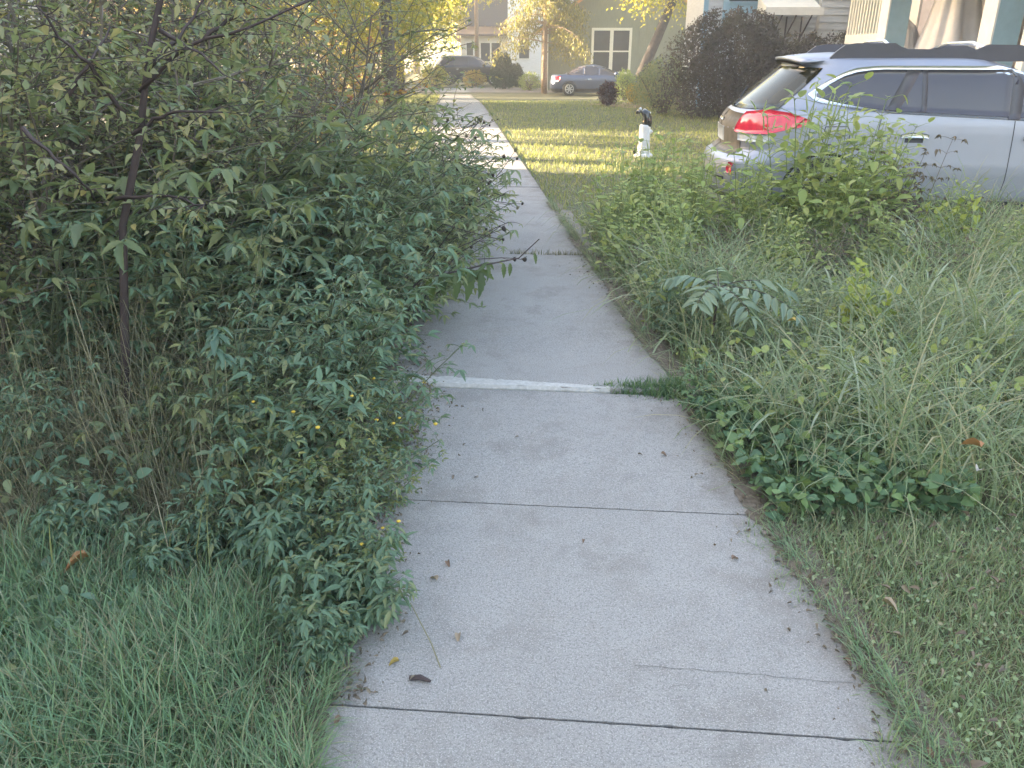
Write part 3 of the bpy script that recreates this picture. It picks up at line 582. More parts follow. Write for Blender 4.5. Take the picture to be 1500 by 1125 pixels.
# the young tree with purple brown stem
def PS(px, py, Y): return P(px, py, Y - .45)
seed_all(41); st = Stems(); lv = Leaves()
tp = np.array([(-1.72, 3.15, 0), (-1.66, 3.15, .4), PS(180, 330, 3.6), PS(205, 200, 3.6), PS(212, 130, 3.6), PS(222, 60, 3.6), PS(235, 0, 3.6), PS(250, -120, 3.6), PS(280, -300, 3.6)])
trunk = MB(); trunk.tube(tp, [.022, .02, .016, .0145, .013, .012, .011, .009, .005], 8)
brs = [[PS(205, 135, 3.6), PS(245, 90, 3.58), PS(290, 60, 3.55), PS(350, 45, 3.5), PS(400, 25, 3.5), PS(470, -5, 3.5)], [PS(195, 195, 3.6), PS(225, 175, 3.55), PS(260, 163, 3.5), PS(330, 165, 3.45)],
       [PS(180, 165, 3.4), PS(130, 90, 3.3), PS(90, 55, 3.25), PS(55, 10, 3.2)], [PS(30, 190, 3.2), PS(70, 220, 3.2), PS(110, 255, 3.2), PS(140, 290, 3.3)], [PS(95, 145, 3.3), PS(130, 95, 3.3), PS(160, 40, 3.4)],
       [PS(215, 100, 3.6), PS(260, 55, 3.7), PS(290, 10, 3.8), PS(320, -40, 3.8)], [PS(235, 45, 3.6), PS(290, 75, 3.5), PS(330, 110, 3.4)], [PS(170, 290, 3.6), PS(240, 285, 3.5), PS(300, 300, 3.4)], [PS(300, 55, 3.55), PS(350, 20, 3.6), PS(370, -30, 3.6)]]
br = MB(); seed_all(42)
for b in brs:
    b = np.array(b); t = np.linspace(0, 1, 10); bi = np.stack([np.interp(t, np.linspace(0, 1, len(b)), b[:, k]) for k in range(3)], 1) + rng.normal(0, .004, (10, 3)); br.tube(bi, np.linspace(.009, .003, 10), 5)
    for k in range(16):
        q = bi[rng.integers(1, 10)]; d = norm(rand_dirs(1, -.5, .5)[0]); c = curve(q, d, rng.uniform(.08, .22), 4, (0, 0, -.3), .2); br.tube(c, [.0025, .002, .002, .0015, .001], 3)
        for w in range(4): lv.add(c[1+w], norm(d + rng.normal(0, .7, 3) - UP*.4), UP + rng.normal(0, .4, 3), rng.uniform(.025, .06), rng.uniform(.013, .026))
for k in range(260):
    q = tp[-3] + rng.normal(0, 1, 3)*(.35, .3, .25) + (0, 0, .3); lv.add(q, norm(rand_dirs(1)[0] - UP*.5), UP + rng.normal(0, .5, 3), rng.uniform(.03, .055), .02)
o = thing('sapling', 'young tree with a purple brown stem and long arching branches', 'tree')
trunk.build('trunk', M['stem_dark'], o, True); br.build('branches', M['stem_dark'], o, True); link('foliage', lv.mesh('foliage', T_LANCE), M['airy'], o)

# dry grass clumps
def dry_clump(seed, m, N=300, L=(.25, 1.), W_=(.002, .0045)):
    seed_all(seed); p = np.column_stack([rng.normal(0, .14, (N, 2)), np.zeros(N)])
    return blades_mesh('blades', p, rng.uniform(*L, N), rng.uniform(*W_, N), np.abs(rng.normal(0, .62, N)), rng.uniform(-.4, 2.4, N), rng.uniform(0, 2*PI, N), 6)
DC = [dry_clump(60+i, None) for i in range(3)]
for m_ in DC: m_.materials.append(M['dry'])
for i, (x, y, s, lab) in enumerate([(-1.3, 2.52, .8, 'dry tan grass tussock at the front of the dark hollow'), (-1.62, 2.82, .95, 'dry grass tussock deep in the dark hollow'), (-1.32, 3.0, 1., 'tall dry grass tussock behind the pale sprig'), (-1.92, 3.2, 1.05, 'dry grass tussock below the sapling'),
        (-.98, 2.36, .55, 'flattened dry grass tussock behind the lawn corner'), (-1.72, 2.42, .7, 'dry grass tussock near the curled orange leaf'), (-2.3, 3.0, 1.05, 'dry grass tussock at the left frame edge'), (-1.55, 3.4, 1.05, 'dry grass tussock in front of the sapling foot'), (-2.0, 2.4, .7, 'dry grass tussock beside the left end of the lawn')]):
    o = bpy.data.objects.new('dry_grass_tussock', DC[i % 3]); COL.objects.link(o); o.location = (x, y, 0); o.rotation_euler = (0, 0, i*1.3); o.scale = (s, s, s); tag(o, lab, 'grass tussock', 'dry grass tussocks in the left thicket')
# small blossoms along the edge
FL = MB(); FL.lathe([(.001, -.003), (.006, 0), (.0075, .004), (.001, .008)], k=8); FLM = MB_mesh(FL, 'flower'); FLM.materials.append(M['flower'])
edgep = [proto('edge_weed', gen_weed(300+i, 1., 10, .09, (.3, -.2), .8, T_OVATE, 1.2, 1.1, .3, True, .42), M['weed_yel']) for i in range(2)]
for i, (x, y, h, nf, lab) in enumerate([(-.66, 2.12, .3, 3, 'small blossoming weed at the near end of the sidewalk edge'), (-.62, 2.55, .36, 5, 'yellow flowered weed on the sidewalk edge by the long joint'), (-.62, 2.95, .36, 4, 'yellowing weed hanging over the sidewalk beyond the long joint'),
        (-.66, 3.4, .34, 3, 'small weed on the sidewalk edge opposite the white lip'), (-.74, 3.85, .36, 2, 'small edge weed among the brown litter'), (-.74, 4.4, .4, 2, 'farthest small weed on the littered edge'), (-.95, 2.55, .52, 4, 'weed with yellow blossoms inside the front of the thicket')]):
    o = place(edgep[i % 2], (x + (.1 if y < 3.1 else -.02), y), i*1.1, h, lab, 'weed', 'small flowering weeds along the left edge')
    seed_all(330+i)
    for k in range(nf):
        c = bpy.data.objects.new('flower', FLM); COL.objects.link(c); c.parent = o; a = rng.uniform(0, 2*PI); r = rng.uniform(.2, .55); c.location = (r*math.cos(a)+.2, r*math.sin(a)-.25, rng.uniform(.75, 1.0)); s = 1/h*rng.uniform(.8, 1.2); c.scale = (s, s, s)

# ---------------- right verge
def spikes(st_seed, h, nst, leaf, spike=True, spread=.22):
    st, lv, tpl = gen_weed(st_seed, h, nst, leaf, (0, 0), spread, T_OVATE, 1.3, .75, .35, False, .5, .7); sp = MB()
    if spike:
        sp = []
        for k in range(nst*2):
            a = rng.uniform(0, 2*PI); r = h*spread*math.sqrt(rng.uniform(0, 1))*1.0; z = h*rng.uniform(.66, .93); c = curve((r*math.cos(a), r*math.sin(a), z), (rng.normal(0, .15), rng.normal(0, .15), 1), rng.uniform(.06, .14)*h, 5, (0, 0, 0), .08); m_ = MB(); m_.tube(c - c[0], [.002, .004, .0046, .004, .003, .001], 5); sp.append((c[0], m_))
    return st, lv, tpl, sp
def lime(seed, n):
    st, lv, tpl, sp = spikes(seed, 1., n, .11); return dict(pr=proto('lime_weed', (st, lv, tpl), M['lime'], M['lime_stem']), sp=[(p_, MB_mesh(m_, 'flower_spike')) for p_, m_ in sp])
limes = [lime(400+i, 9) for i in range(3)]; SPK = plain('pale green spike', (.3, .36, .15), .8)
for l in limes:
    for _, me_ in l['sp']: me_.materials.append(SPK)
for i, (x, y, h, lab) in enumerate([(2.28, 6.5, 1.12, 'tallest pale green spiked weed in front of the wagon'), (2.62, 6.45, 1.05, 'tall spiked weed just right of the tallest one'), (1.95, 6.6, .56, 'spiked weed below the red tail light'), (2.9, 6.5, .88, 'spiked weed under the wagon door handle'), (2.4, 6.1, .8, 'shorter spiked weed in front of the tallest one'),
        (1.5, 7.0, .66, 'lime weed below the wagon rear bumper'), (1.15, 6.9, .80, 'lime weed in front of the yard ornament'), (.88, 6.7, .7, 'lime weed at the sidewalk edge by the driveway slab'), (1.35, 6.2, .78, 'lime weed in the middle of the right verge'), (1.75, 6.2, .8, 'leafy lime weed left of the tall spiked ones'), (.86, 5.9, .58, 'low lime weed on the sidewalk edge'), (1.1, 5.6, .6, 'low lime weed behind the pinnate seedling'), (3.45, 6.3, .55, 'low lime weed below the wagon front door'), (1.9, 5.5, .5, 'low leafy weed behind the tall grass'), (2.6, 5.5, .5, 'low leafy weed in the grass before the tall spiked weeds'), (2.1, 7.0, .52, 'lime weed hiding the foot of the wagon bumper'), (3.15, 6.9, .78, 'lime weed hiding the lower edge of the wagon door'), (1.25, 7.6, .6, 'lime weed farthest back beside the driveway slab'), (.98, 5.1, .42, 'low lime weed leaning over the sidewalk edge near the seedling'), (3.6, 5.6, .5, 'low lime weed at the right frame edge')]):
    l = limes[i % 3]; o = place(l['pr'], (x, y), i*2.1, (h*1.3, h*1.3, h*1.18), lab, 'weed', 'lime green weeds in the right verge')
    for p_, me_ in l['sp']: c = bpy.data.objects.new('flower_spike', me_); COL.objects.link(c); c.parent = o; c.location = p_
# bright lime low plants
bl = proto('lime_vine', gen_weed(450, 1., 7, .17, (0, 0), .35, T_HEART, 1., .8, .5, False, .75), M['limebright'], M['lime_stem'])
for i, (x, y, h, lab) in enumerate([(3.32, 6.0, .62, 'bright lime broad leaved plant beside the gravel driveway'), (1.95, 4.15, .5, 'bright lime plant standing up through the tall grass')]):
    place(bl, (x, y), i*2, (h*.8, h*.8, h), lab, 'plant')
# dead brown stalks by the wagon
dd = proto('dead_weed', gen_weed(460, 1., 8, .07, (0, 0), .5, T_CURL, 1., 1., .6, True, .4), M['litter'], M['twig'])
for i, (x, y, h, lab) in enumerate([(2.75, 5.9, .6, 'dead brown weed in front of the wagon door'), (3.2, 6.6, .95, 'thin dead weed with seed clusters against the wagon window'), (1.65, 5.8, .5, 'dead grey weed among the lime ones'), (1.3, 5.0, .45, 'brown dead weed behind the seedling'), (2.2, 5.4, .5, 'brown dead weed before the tallest spiked weed'), (2.9, 5.2, .5, 'brown dead weed in the right hand grass'), (1.0, 5.55, .42, 'brown dead weed near the sidewalk edge'), (3.9, 6.5, .5, 'dead weed at the right frame edge by the gravel')]):
    place(dd, (x, y), i*1.7, h, lab, 'weed', 'dead weeds in the right verge')
# pinnate seedling
seed_all(90); st = Stems(); lv = Leaves()
base = np.array([1.12, 4.15, 0.]); top = base + (0, -.02, .42); st.add([base, base*.5+top*.5, top], .008, .006, 6)
for k, (a, L, e) in enumerate([(-.55, .46, .35), (.1, .42, .5), (2.6, .3, .6), (-2.2, .28, .5), (-1.2, .32, .3), (1.4, .3, .7)]):
    d = np.array([math.cos(a), math.sin(a), e]); c = curve(top, d, L, 9, (0, 0, -1.0), .03); st.add(c, .003, .0015, 4)
    for i in range(1, 10):
        t = norm(c[i]-c[i-1]); s = norm(np.cross(t, UP))
        for sg in (-1, 1):
            ln = .135*(1 - .35*abs(i-5)/5); lv.add(c[i], norm(s*sg + t*.35 - UP*.3 + rng.normal(0, .14, 3)), UP + .3*rng.normal(0, 1, 3), ln*rng.uniform(.8, 1.1), ln*.31)
    lv.add(c[-1], norm(c[-1]-c[-2]), UP, .08, .025)
o = thing('pinnate_seedling', 'tree seedling with silvery paired leaflets rising from the right verge', 'seedling')
link('stem', MB_mesh(st.mb, 'stem'), M['stem_dark'], o); link('foliage', lv.mesh('foliage', T_LANCE), M['sumac'], o)
# broad dark weed behind the seedling and the tuft in the sidewalk crack
place(proto('leafy_weed', gen_weed(470, 1., 6, .13, (-.1, 0), .5, T_SERR, 1., .9, .5, True, .45), M['weed']), (.98, 4.45), 0, .48, 'dark leafy weed beside the silvery seedling', 'weed')
place(proto('leafy_weed', gen_weed(471, 1., 9, .16, (0, 0), .8, T_SERR, 1., .9, .4, True, .4), M['ivy']), (.95, 3.3), .4, .3, 'low dark weed spilling onto the sidewalk below the crack tuft', 'weed')
seed_all(91); p = np.column_stack([rng.uniform(.38, .86, 1600), np.zeros((1600, 2))]); p[:, 0] = .36 + .5*np.sqrt(rng.uniform(0, 1, 1600)); p[:, 1] = 3.635 + JSK*(p[:, 0]+.1) + .055 + rng.normal(0, 1, 1600)*(.012 + .09*np.clip(p[:, 0]-.4, 0, 1)); p[:, 2] = .02
me = blades_mesh('weed_tuft', p, rng.uniform(.025, .11, 1600)*(.4 + 1.1*(p[:, 0]-.3)), rng.uniform(.003, .008, 1600), np.abs(rng.normal(0, .6, 1600)), rng.uniform(.2, 1.3, 1600), rng.uniform(0, 2*PI, 1600), 2)
tag(link('weed_tuft', me, M['ivy']), 'green weed tuft growing out of the raised sidewalk joint', 'weed')

# fallen leaves: each its own thing
seed_all(95); CURLM = {}
def fallen(px, py, size, m, lab, cat='fallen leaf', z=.036, wr=.6, rz=None, tpl=T_CURL, name='fallen_leaf'):
    dx, dy = (px-750)/1150, (562.5-py)/1150; c_, s_ = math.cos(PITCH), math.sin(PITCH); d = np.array([dx, c_+dy*s_, dy*c_-s_]); q = np.array([0, 0, CAM_H]) - d*(CAM_H-z)/d[2]
    lv = Leaves(); a = rng.uniform(0, 2*PI) if rz is None else rz
    size *= .68; lv.add(np.zeros(3), np.array([math.cos(a), math.sin(a), .12]), UP + rng.normal(0, .25, 3), size, size*wr); o = link(name, lv.mesh(name, tpl), m); o.location = q; return tag(o, lab, cat, 'fallen leaves and twigs')
lm = {k: leafmat('fallen ' + k, [c, tuple(x*.85 for x in c)], .1, .6) for k, c in dict(yellow=(.5, .36, .1), brown=(.22, .14, .1), tan=(.36, .28, .2), orange=(.42, .2, .09), grey=(.3, .26, .24), pale=(.5, .46, .42)).items()}
for a in [(585, 968, .05, 'yellow', 'yellow fallen leaf at the left sidewalk edge'), (1140, 752, .05, 'orange', 'orange leaf between ground cover and the long joint'), (655, 822, .04, 'brown', 'brown leaf on the left part of the middle slab'), (640, 850, .05, 'tan', 'tan curled leaf left of the middle slab'),
          (672, 928, .045, 'tan', 'tan leaf at the shadowed weed foot on the sidewalk'), (1072, 819, .045, 'brown', 'brown leaf lying right of centre on the middle slab'), (1122, 783, .04, 'grey', 'grey curled leaf below the right end of the long joint'), (1098, 779, .035, 'brown', 'small brown leaf below the long joint'),
          (1145, 823, .04, 'grey', 'greyish leaf by the right sidewalk edge'), (968, 664, .04, 'brown', 'thin brown leaf on the slab past the long joint'), (700, 700, .03, 'grey', 'small grey leaf on the left of the slab below the white lip'), (930, 552, .04, 'grey', 'grey leaf scrap beyond the white lip'),
          (1225, 935, .04, 'tan', 'pale tan leaf on the near right sidewalk edge'), (1235, 965, .045, 'brown', 'brown leaf at the end of the hairline crack'), (1352, 1098, .06, 'brown', 'brown leaf at the near right corner of the path'), (855, 790, .025, 'brown', 'tiny brown leaf crumb in the middle of the path'), (760, 640, .03, 'grey', 'small pale scrap left of centre below the white lip'), (500, 1050, .045, 'brown', 'brown leaf in the litter at the near left edge')]:
    fallen(a[0], a[1], a[2], lm[a[3]], a[4])
fallen(1292, 880, .075, lm['tan'], 'broad tan leaf sitting on the right grass', z=.09); fallen(1437, 655, .09, lm['orange'], 'orange maple leaf caught in the tall grass', z=.42, wr=.9); fallen(1430, 690, .07, lm['pale'], 'pale dead leaf low in the tall grass', z=.3)
fallen(130, 815, .11, lm['orange'], 'curled rusty leaf at the foot of the dark hollow', z=.12, wr=.8); fallen(1165, 470, .06, lm['yellow'], 'yellow leaf beside the silvery seedling', z=.45)
tw = MB(); tw.tube([(0, 0, 0), (.03, .004, .004), (.06, -.003, .002)], [.007, .008, .004], 6); q = fallen(600, 993, .01, lm['brown'], 'x'); loc = q.location.copy(); bpy.data.objects.remove(q)
o = tw.build('twig', M['stem_dark']); o.location = loc; o.rotation_euler = (0, 0, -.2); tag(o, 'short dark twig on the sidewalk below the yellow leaf', 'twig', 'fallen leaves and twigs')
tw = MB(); tw.tube([(0, 0, 0), (.05, .06, .02), (.1, .16, .09)], [.002, .002, .0015], 4); o = tw.build('straw_stalk', M['dry']); o.location = loc + Vector((.08, .04, 0)); o.rotation_euler = (0, 0, 1.1); tag(o, 'straw coloured stalk poking out over the yellow leaf', 'stalk')
#--PART3
# ------------------------------------------------------------------ CARS
class Car:
    """body built from horizontal slices; x from the tail (0) to the nose, y to the car's left"""
    def __init__(s, prof, n=2.6, bow=.035):
        s.z = [p[0] for p in prof]; s.c = np.array([p[1:] for p in prof], float); s.n = n; s.bow = bow
        s.xm = .5*(s.c[:, 0].min() + s.c[:, 1].max()); s.hl = .5*(s.c[:, 1].max() - s.c[:, 0].min())
    def par(s, z): return [float(np.interp(z, s.z, s.c[:, k])) for k in range(5)]       # r, f, w, a, b
    def pt(s, t, z):             # t: 0 tail centre .. 1 end of the rear corner .. 2 start of front corner .. 3 nose centre ; right side (y<0)
        r, f, w, a, b = s.par(z); e = 2/s.n
        if t <= 1: th = t*PI/2; x = r + a*(1-math.cos(th)**e); y = w*math.sin(th)**e
        elif t <= 2: x = r + a + (t-1)*(f-b-r-a); y = w
        else: th = (t-2)*PI/2; x = f - b*(1-max(0, math.cos(PI/2-th))**e); y = w*max(0, math.sin(PI/2-th))**e
        return np.array([x, -y*(1 - s.bow*((x-s.xm)/s.hl)**2), z])
    def tx(s, x, z):
        r, f, w, a, b = s.par(z)
        if x < r+a: return math.acos(min(1, max(0, 1-(x-r)/a))**(s.n/2))/(PI/2)
        return 1 + (x-r-a)/(f-b-r-a)
    def body(s, zs, nr=9, ns=22):
        T = np.concatenate([np.linspace(0, 1, nr)[:-1], np.linspace(1, 2, ns)[:-1], np.linspace(2, 3, nr)]); v = []; f = []
        for z in zs:
            h = [s.pt(t, z) for t in T]; v += h + [p*np.array([1, -1, 1]) for p in h[::-1][1:-1]]
        k = 2*len(T)-2
        for i in range(len(zs)-1): f += [(i*k+j, i*k+(j+1) % k, (i+1)*k+(j+1) % k, (i+1)*k+j) for j in range(k)]
        h = len(T); o = (len(zs)-1)*k
        f += [(o+j, o+j+1, o+(k-1-j) % k if j else o+k-1, o+(k-j) % k) for j in range(1, h-2)] + [(o, o+1, o+k-1), (o+h-2, o+h-1, o+h)]
        f += [tuple(range(k))[::-1]]
        mb = MB(); mb.add(v, f); return mb
    def patch(s, grid, off, side=1):   # grid[i][j] = (t, z); an even shell offset outward, with a skirt going in
        n, m = len(grid), len(grid[0]); v = np.zeros((n, m, 3)); nr = np.zeros((n, m, 3))
        for i in range(n):
            for j in range(m):
                t, z = grid[i][j]; p = s.pt(t, z); a = s.pt(min(3, t+.01), z) - s.pt(max(0, t-.01), z); b = s.pt(t, z+.01) - s.pt(t, z-.01)
                q = np.cross(a, b); q /= np.linalg.norm(q)+1e-9; 
                if np.dot(q, np.array([p[0]-s.xm, p[1]*3, .2])) < 0: q = -q
                v[i, j] = p; nr[i, j] = q
        outer = v + nr*off; inner = v - nr*.01
        if side < 0: outer = outer*np.array([1, -1, 1]); inner = inner*np.array([1, -1, 1])
        f = [(i*m+j, (i+1)*m+j, (i+1)*m+j+1, i*m+j+1) for i in range(n-1) for j in range(m-1)]
        ring = [(i, 0) for i in range(n)] + [(n-1, j) for j in range(1, m)] + [(i, m-1) for i in range(n-2, -1, -1)] + [(0, j) for j in range(m-2, 0, -1)]
        b0 = n*m; R = [inner[i, j] for i, j in ring]; f += [(ring[k][0]*m+ring[k][1], ring[(k+1) % len(ring)][0]*m+ring[(k+1) % len(ring)][1], b0+(k+1) % len(ring), b0+k) for k in range(len(ring))]
        mb = MB(); mb.add(np.vstack([outer.reshape(-1, 3), np.array(R)]), f); return mb
    def win(s, xs, zb, zt, off=.004, side=1, nz=6):   # window: x samples with bottom and top heights
        return s.patch([[(s.tx(x, b + (t-b)*k/(nz-1)), b + (t-b)*k/(nz-1)) for k in range(nz)] for x, b, t in zip(xs, zb, zt)], off, side)
def sm(mb, name, m, par, ang=True):
    o = mb.build(name, m, par, True); return o
def wheel(par, x, y, r=.335, w=.2, side=1, cap=True):
    mb = MB(); mb.lathe([(r*.62, -w/2), (r*.93, -w/2), (r, -w*.36), (r, w*.36), (r*.93, w/2), (r*.62, w/2)], (x, y, r), 28, 'y'); o = sm(mb, 'wheel', M['black'], par)
    rm = MB(); rm.lathe([(r*.1, -.01), (r*.12, .0), (r*.1, .01)], (x, y - side*(w*.5 + .02), r), 16, 'y'); a_ = np.linspace(0, 2*PI, 25); rm.tube(np.stack([x + r*.6*np.cos(a_), np.full(25, y - side*(w*.5 + .006)), r + r*.6*np.sin(a_)], 1), .018, 5, False)
    for k in range(7):
        a = k*2*PI/7; c, s_ = math.cos(a), math.sin(a); yy = y - side*(w*.5 + .004); p = [(-.03, 0), (.03, 0), (.022, r*.58), (-.022, r*.58)]
        rm.prism([(x + u*c - q*s_, yy, r + u*s_ + q*c) for u, q in p], (0, side*.03, 0))
    ob = rm.build('rim', M['rim'], o); return o
def arch(par, x, r, car, z=.335, side=1, off=.004):
    g = []
    for i in range(17):
        a = i*PI/16; xx = x + r*math.cos(a); g.append([(car.tx(xx, z*.75), z*.75), (car.tx(xx, z + (r*math.sin(a))*1.0) , max(z*.75+.002, z + r*math.sin(a)))])
    return sm(car.patch(g, off, side), 'wheel_arch', M['black'], par)

# --- silver wagon
wagon = thing('station_wagon', 'silver blue station wagon parked on the gravel driveway with red tail light', 'car', (CO[0], CO[1], 0), -CA)
#        z    tail  nose   w    a    b
WP = [(.17, .18, 4.6, .80, .45, .5), (.24, .06, 4.68, .85, .42, .5), (.34, .0, 4.74, .885, .42, .55), (.55, -.02, 4.78, .90, .44, .6), (.62, .0, 4.78, .902, .46, .62), (.66, .06, 4.77, .90, .5, .64), (.72, .13, 4.75, .898, .52, .66), (.82, .12, 4.66, .895, .54, .7), (.90, .11, 4.5, .893, .56, .75),
      (.98, .14, 4.0, .888, .6, .7), (1.04, .18, 3.72, .878, .64, .5), (1.10, .25, 3.55, .868, .66, .45), (1.20, .36, 3.32, .845, .66, .42), (1.32, .50, 3.05, .812, .64, .4), (1.42, .62, 2.82, .775, .6, .38), (1.48, .69, 2.66, .745, .55, .36), (1.53, .66, 2.5, .70, .5, .34), (1.565, .72, 2.3, .60, .45, .4), (1.585, .9, 2.1, .42, .4, .4), (1.595, 1.1, 1.9, .2, .3, .3)]
car = Car(WP); zs = sorted(set([p[0] for p in WP] + list(np.arange(.2, 1.55, .03))))
sm(car.body(zs), 'body', M['paint_silver'], wagon)
for s_ in (1, -1):
    # chrome surround then glass, rear quarter to front door
    xs = np.linspace(.80, 3.5, 40); zt = np.interp(xs, [.80, .95, 1.1, 1.22, 1.4, 2.5, 2.9, 3.5], [1.235, 1.34, 1.425, 1.462, 1.478, 1.478, 1.42, 1.12]); zb = np.interp(xs, [.80, .86, 1.0, 1.5, 3.5], [1.225, 1.17, 1.14, 1.075, .985])
    t = sm(car.win(xs, zb, np.maximum(zt, zb+.01), .006, s_, 9), 'window_trim', M['chrome'], wagon)
    def w_(x0, x1, name='side_window'):
        x = np.linspace(x0, x1, 16); a = np.interp(x, [.86, .98, 1.12, 1.24, 1.4, 2.5, 2.9, 3.42], [1.225, 1.318, 1.398, 1.43, 1.446, 1.446, 1.385, 1.12]); b = np.interp(x, [.86, .93, 1.04, 1.5, 3.5], [1.215, 1.185, 1.165, 1.098, 1.01]); return sm(car.win(x, b, np.maximum(a, b + .008), .010, s_, 8), name, M['glass'], wagon)
    w_(.87, 2.6); w_(2.6, 3.38)
    g = [[(car.tx(x0, z), z) for z in np.linspace(1.03, 1.444, 7)] for x0 in (2.555, 2.655)]; sm(car.patch(g, .0125, s_), 'window_pillar', M['blackplastic'], wagon)
    # slanted door pillar over the glass
    g = [[(car.tx(x0 + (z-1.08)*.46, z), z) for z in np.linspace(1.10, 1.44, 7)] for x0 in (1.485, 1.60)]; sm(car.patch(g, .0125, s_), 'window_pillar', M['blackplastic'], wagon)
    g = [[(car.tx(x0 - (z-1.1)*.05, z), z) for z in np.linspace(1.09, 1.44, 7)] for x0 in (1.80, 1.845)]; sm(car.patch(g, .0125, s_), 'window_pillar', M['blackplastic'], wagon)
    # door seams
    for pts in ([(1.47, 1.06), (1.455, .95), (1.46, .80), (1.53, .66), (1.66, .5), (1.70, .3)], [(2.62, 1.02), (2.63, .8), (2.64, .5), (2.62, .28)], [(.98, .95), (1.18, .955), (1.21, .9), (1.2, .8), (1.0, .79), (.97, .82), (.98, .95)]):
        seam = MB()
        for (x0, z0), (x1, z1) in zip(pts[:-1], pts[1:]):
            n = 5; L = [(x0 + (x1-x0)*k/n, z0 + (z1-z0)*k/n) for k in range(n+1)]; dx, dz = x1-x0, z1-z0; l = math.hypot(dx, dz); ox, oz = -dz/l*.0035, dx/l*.0035
            p = car.patch([[(car.tx(x+ox*e, z+oz*e), z+oz*e) for e in (-1, 1)] for x, z in L], .0022, s_); seam.add(np.vstack(p.v), p.f)
        seam.build('door_seam', M['seam'], wagon)
    # handle: recess cup plus bar
    for hx, hz in ((1.66, .885), (2.72, .875)):
        x = np.linspace(hx, hx+.24, 9); p = car.win(x, hz - .025 + .006*np.cos(np.linspace(-1.5, 1.5, 9)), hz + .004 + .022*np.cos(np.linspace(-1.4, 1.4, 9)), .022, s_, 4); sm(p, 'door_handle', M['chrome'], wagon)
    cu = MB(); x = np.linspace(1.70, 1.86, 7); p = car.win(x, .82 + .0*x, .86 + 0*x, .003, s_, 3); cu.add(np.vstack(p.v), p.f); sm(cu, 'handle_cup', M['seam'], wagon)
    # tail lamp wraps the corner
    T = np.linspace(.40, 1.0, 14); g = []
    for t in list(T) + [car.tx(x, .99) for x in np.linspace(.74, .82, 3)]:
        u = (car.pt(t, .98)[0]-.2)/.6; zt = np.interp(u, [-.1, .25, .6, 1.05], [1.03, 1.085, 1.065, 1.0]); zb = np.interp(u, [-.1, .1, .55, 1.05], [.905, .87, .875, .955]); g.append([(t, z) for z in np.linspace(zb, zt, 6)])
    l = sm(car.patch(g, .012, s_), 'tail_light', M['redlamp'], wagon)
    g = [[(t, z) for z in np.linspace(.80, .866, 4)] for t in np.linspace(.46, .86, 10)]; sm(car.patch(g, .010, s_), 'reverse_light', M['clearlamp'], wagon)
    g = [[(t, z) for z in np.linspace(.50, .60, 3)] for t in np.linspace(.60, .68, 4)]; sm(car.patch(g, .006, s_), 'reflector', M['redlamp'], wagon)
    arch(wagon, 1.02, .385, car, .34, s_); arch(wagon, 3.76, .385, car, .34, s_)
    for wx in (1.02, 3.76): wheel(wagon, wx, -.80*s_, .34, .22, s_)
    # lower black cladding
    g = [[(t, z) for z in np.linspace(.172, .3, 4)] for t in np.concatenate([np.linspace(0.02, 1, 8), np.linspace(1.05, 1.95, 18)])]; sm(car.patch(g, .005, s_), 'sill_cladding', M['blackplastic'], wagon)
    # roof rail: thick ends, thin middle
    rr = MB(); pr = [(.98, 1.545, .0), (1.03, 1.60, .0), (1.10, 1.655, 0), (1.2, 1.672, 0), (1.54, 1.672, 0), (1.60, 1.64, 0), (1.66, 1.622, 0), (2.25, 1.615, 0), (2.35, 1.66, 0), (2.62, 1.655, 0), (2.78, 1.60, 0), (2.84, 1.54, 0)]
    p = [(x, -.655*s_, z) for x, z, _ in pr] + [(2.80, -.655*s_, 1.515), (1.0, -.655*s_, 1.525)]; rr.prism(p, (0, .05*s_, 0)); rr.build('roof_rail', M['blackplastic'], wagon)
cb = MB(); cb.tube([(2.32, -.62, 1.63), (2.34, -.3, 1.675), (2.34, .3, 1.675), (2.32, .62, 1.63)], .018, 8); cb.build('crossbar', M['chrome'], wagon, True)
cb = MB(); cb.tube([(1.52, -.62, 1.63), (1.54, -.3, 1.69), (1.54, .3, 1.69), (1.52, .62, 1.63)], .018, 8); cb.build('crossbar', M['chrome'], wagon, True)
def rear_patch(ts, zlo, zhi, off, name, m, nz=8, par=None):   # mirrored patch over the tail, t from -tmax..tmax
    for s_ in (1, -1): pass
    mb = MB()
    for s_ in (1, -1):
        p = car.patch([[(abs(t), z) for z in np.linspace(zlo(t), zhi(t), nz)] for t in ts], off, s_); mb.add(np.vstack(p.v), p.f)
    return sm(mb, name, m, par or wagon)
rear_patch(np.linspace(0, .70, 12), lambda t: 1.075 + .03*t, lambda t: 1.465 - .02*t*t, .006, 'rear_window', M['rear_glass'])
rear_patch(np.linspace(0, .50, 9), lambda t: .665, lambda t: 1.05 - .03*t, .005, 'tailgate_panel', M['shade_painted'])
rear_patch(np.linspace(0, .15, 4), lambda t: .76, lambda t: .90, .010, 'licence_plate', M['plate'], 4)
rear_patch(np.linspace(0, .55, 8), lambda t: .43, lambda t: .455, .006, 'bumper_groove', M['seam'], 3)
rear_patch(np.linspace(0, .06, 3), lambda t: .945, lambda t: .975, .012, 'badge', M['chrome'], 3)
sp = MB(); n = 13      # roof spoiler
top = []; bot = []; fr = []
for i in range(n):
    y = -.66 + 1.32*i/(n-1); k = 1 - (abs(y)/.70)**2.6; top.append((.63 + .10*(1-k), y, 1.528 + .045*k - .02)); bot.append((.640 + .10*(1-k), y, 1.488 + .035*k)); fr.append((.98, y*1.0, 1.515 + .068*k))
v = top + bot + fr; f = []
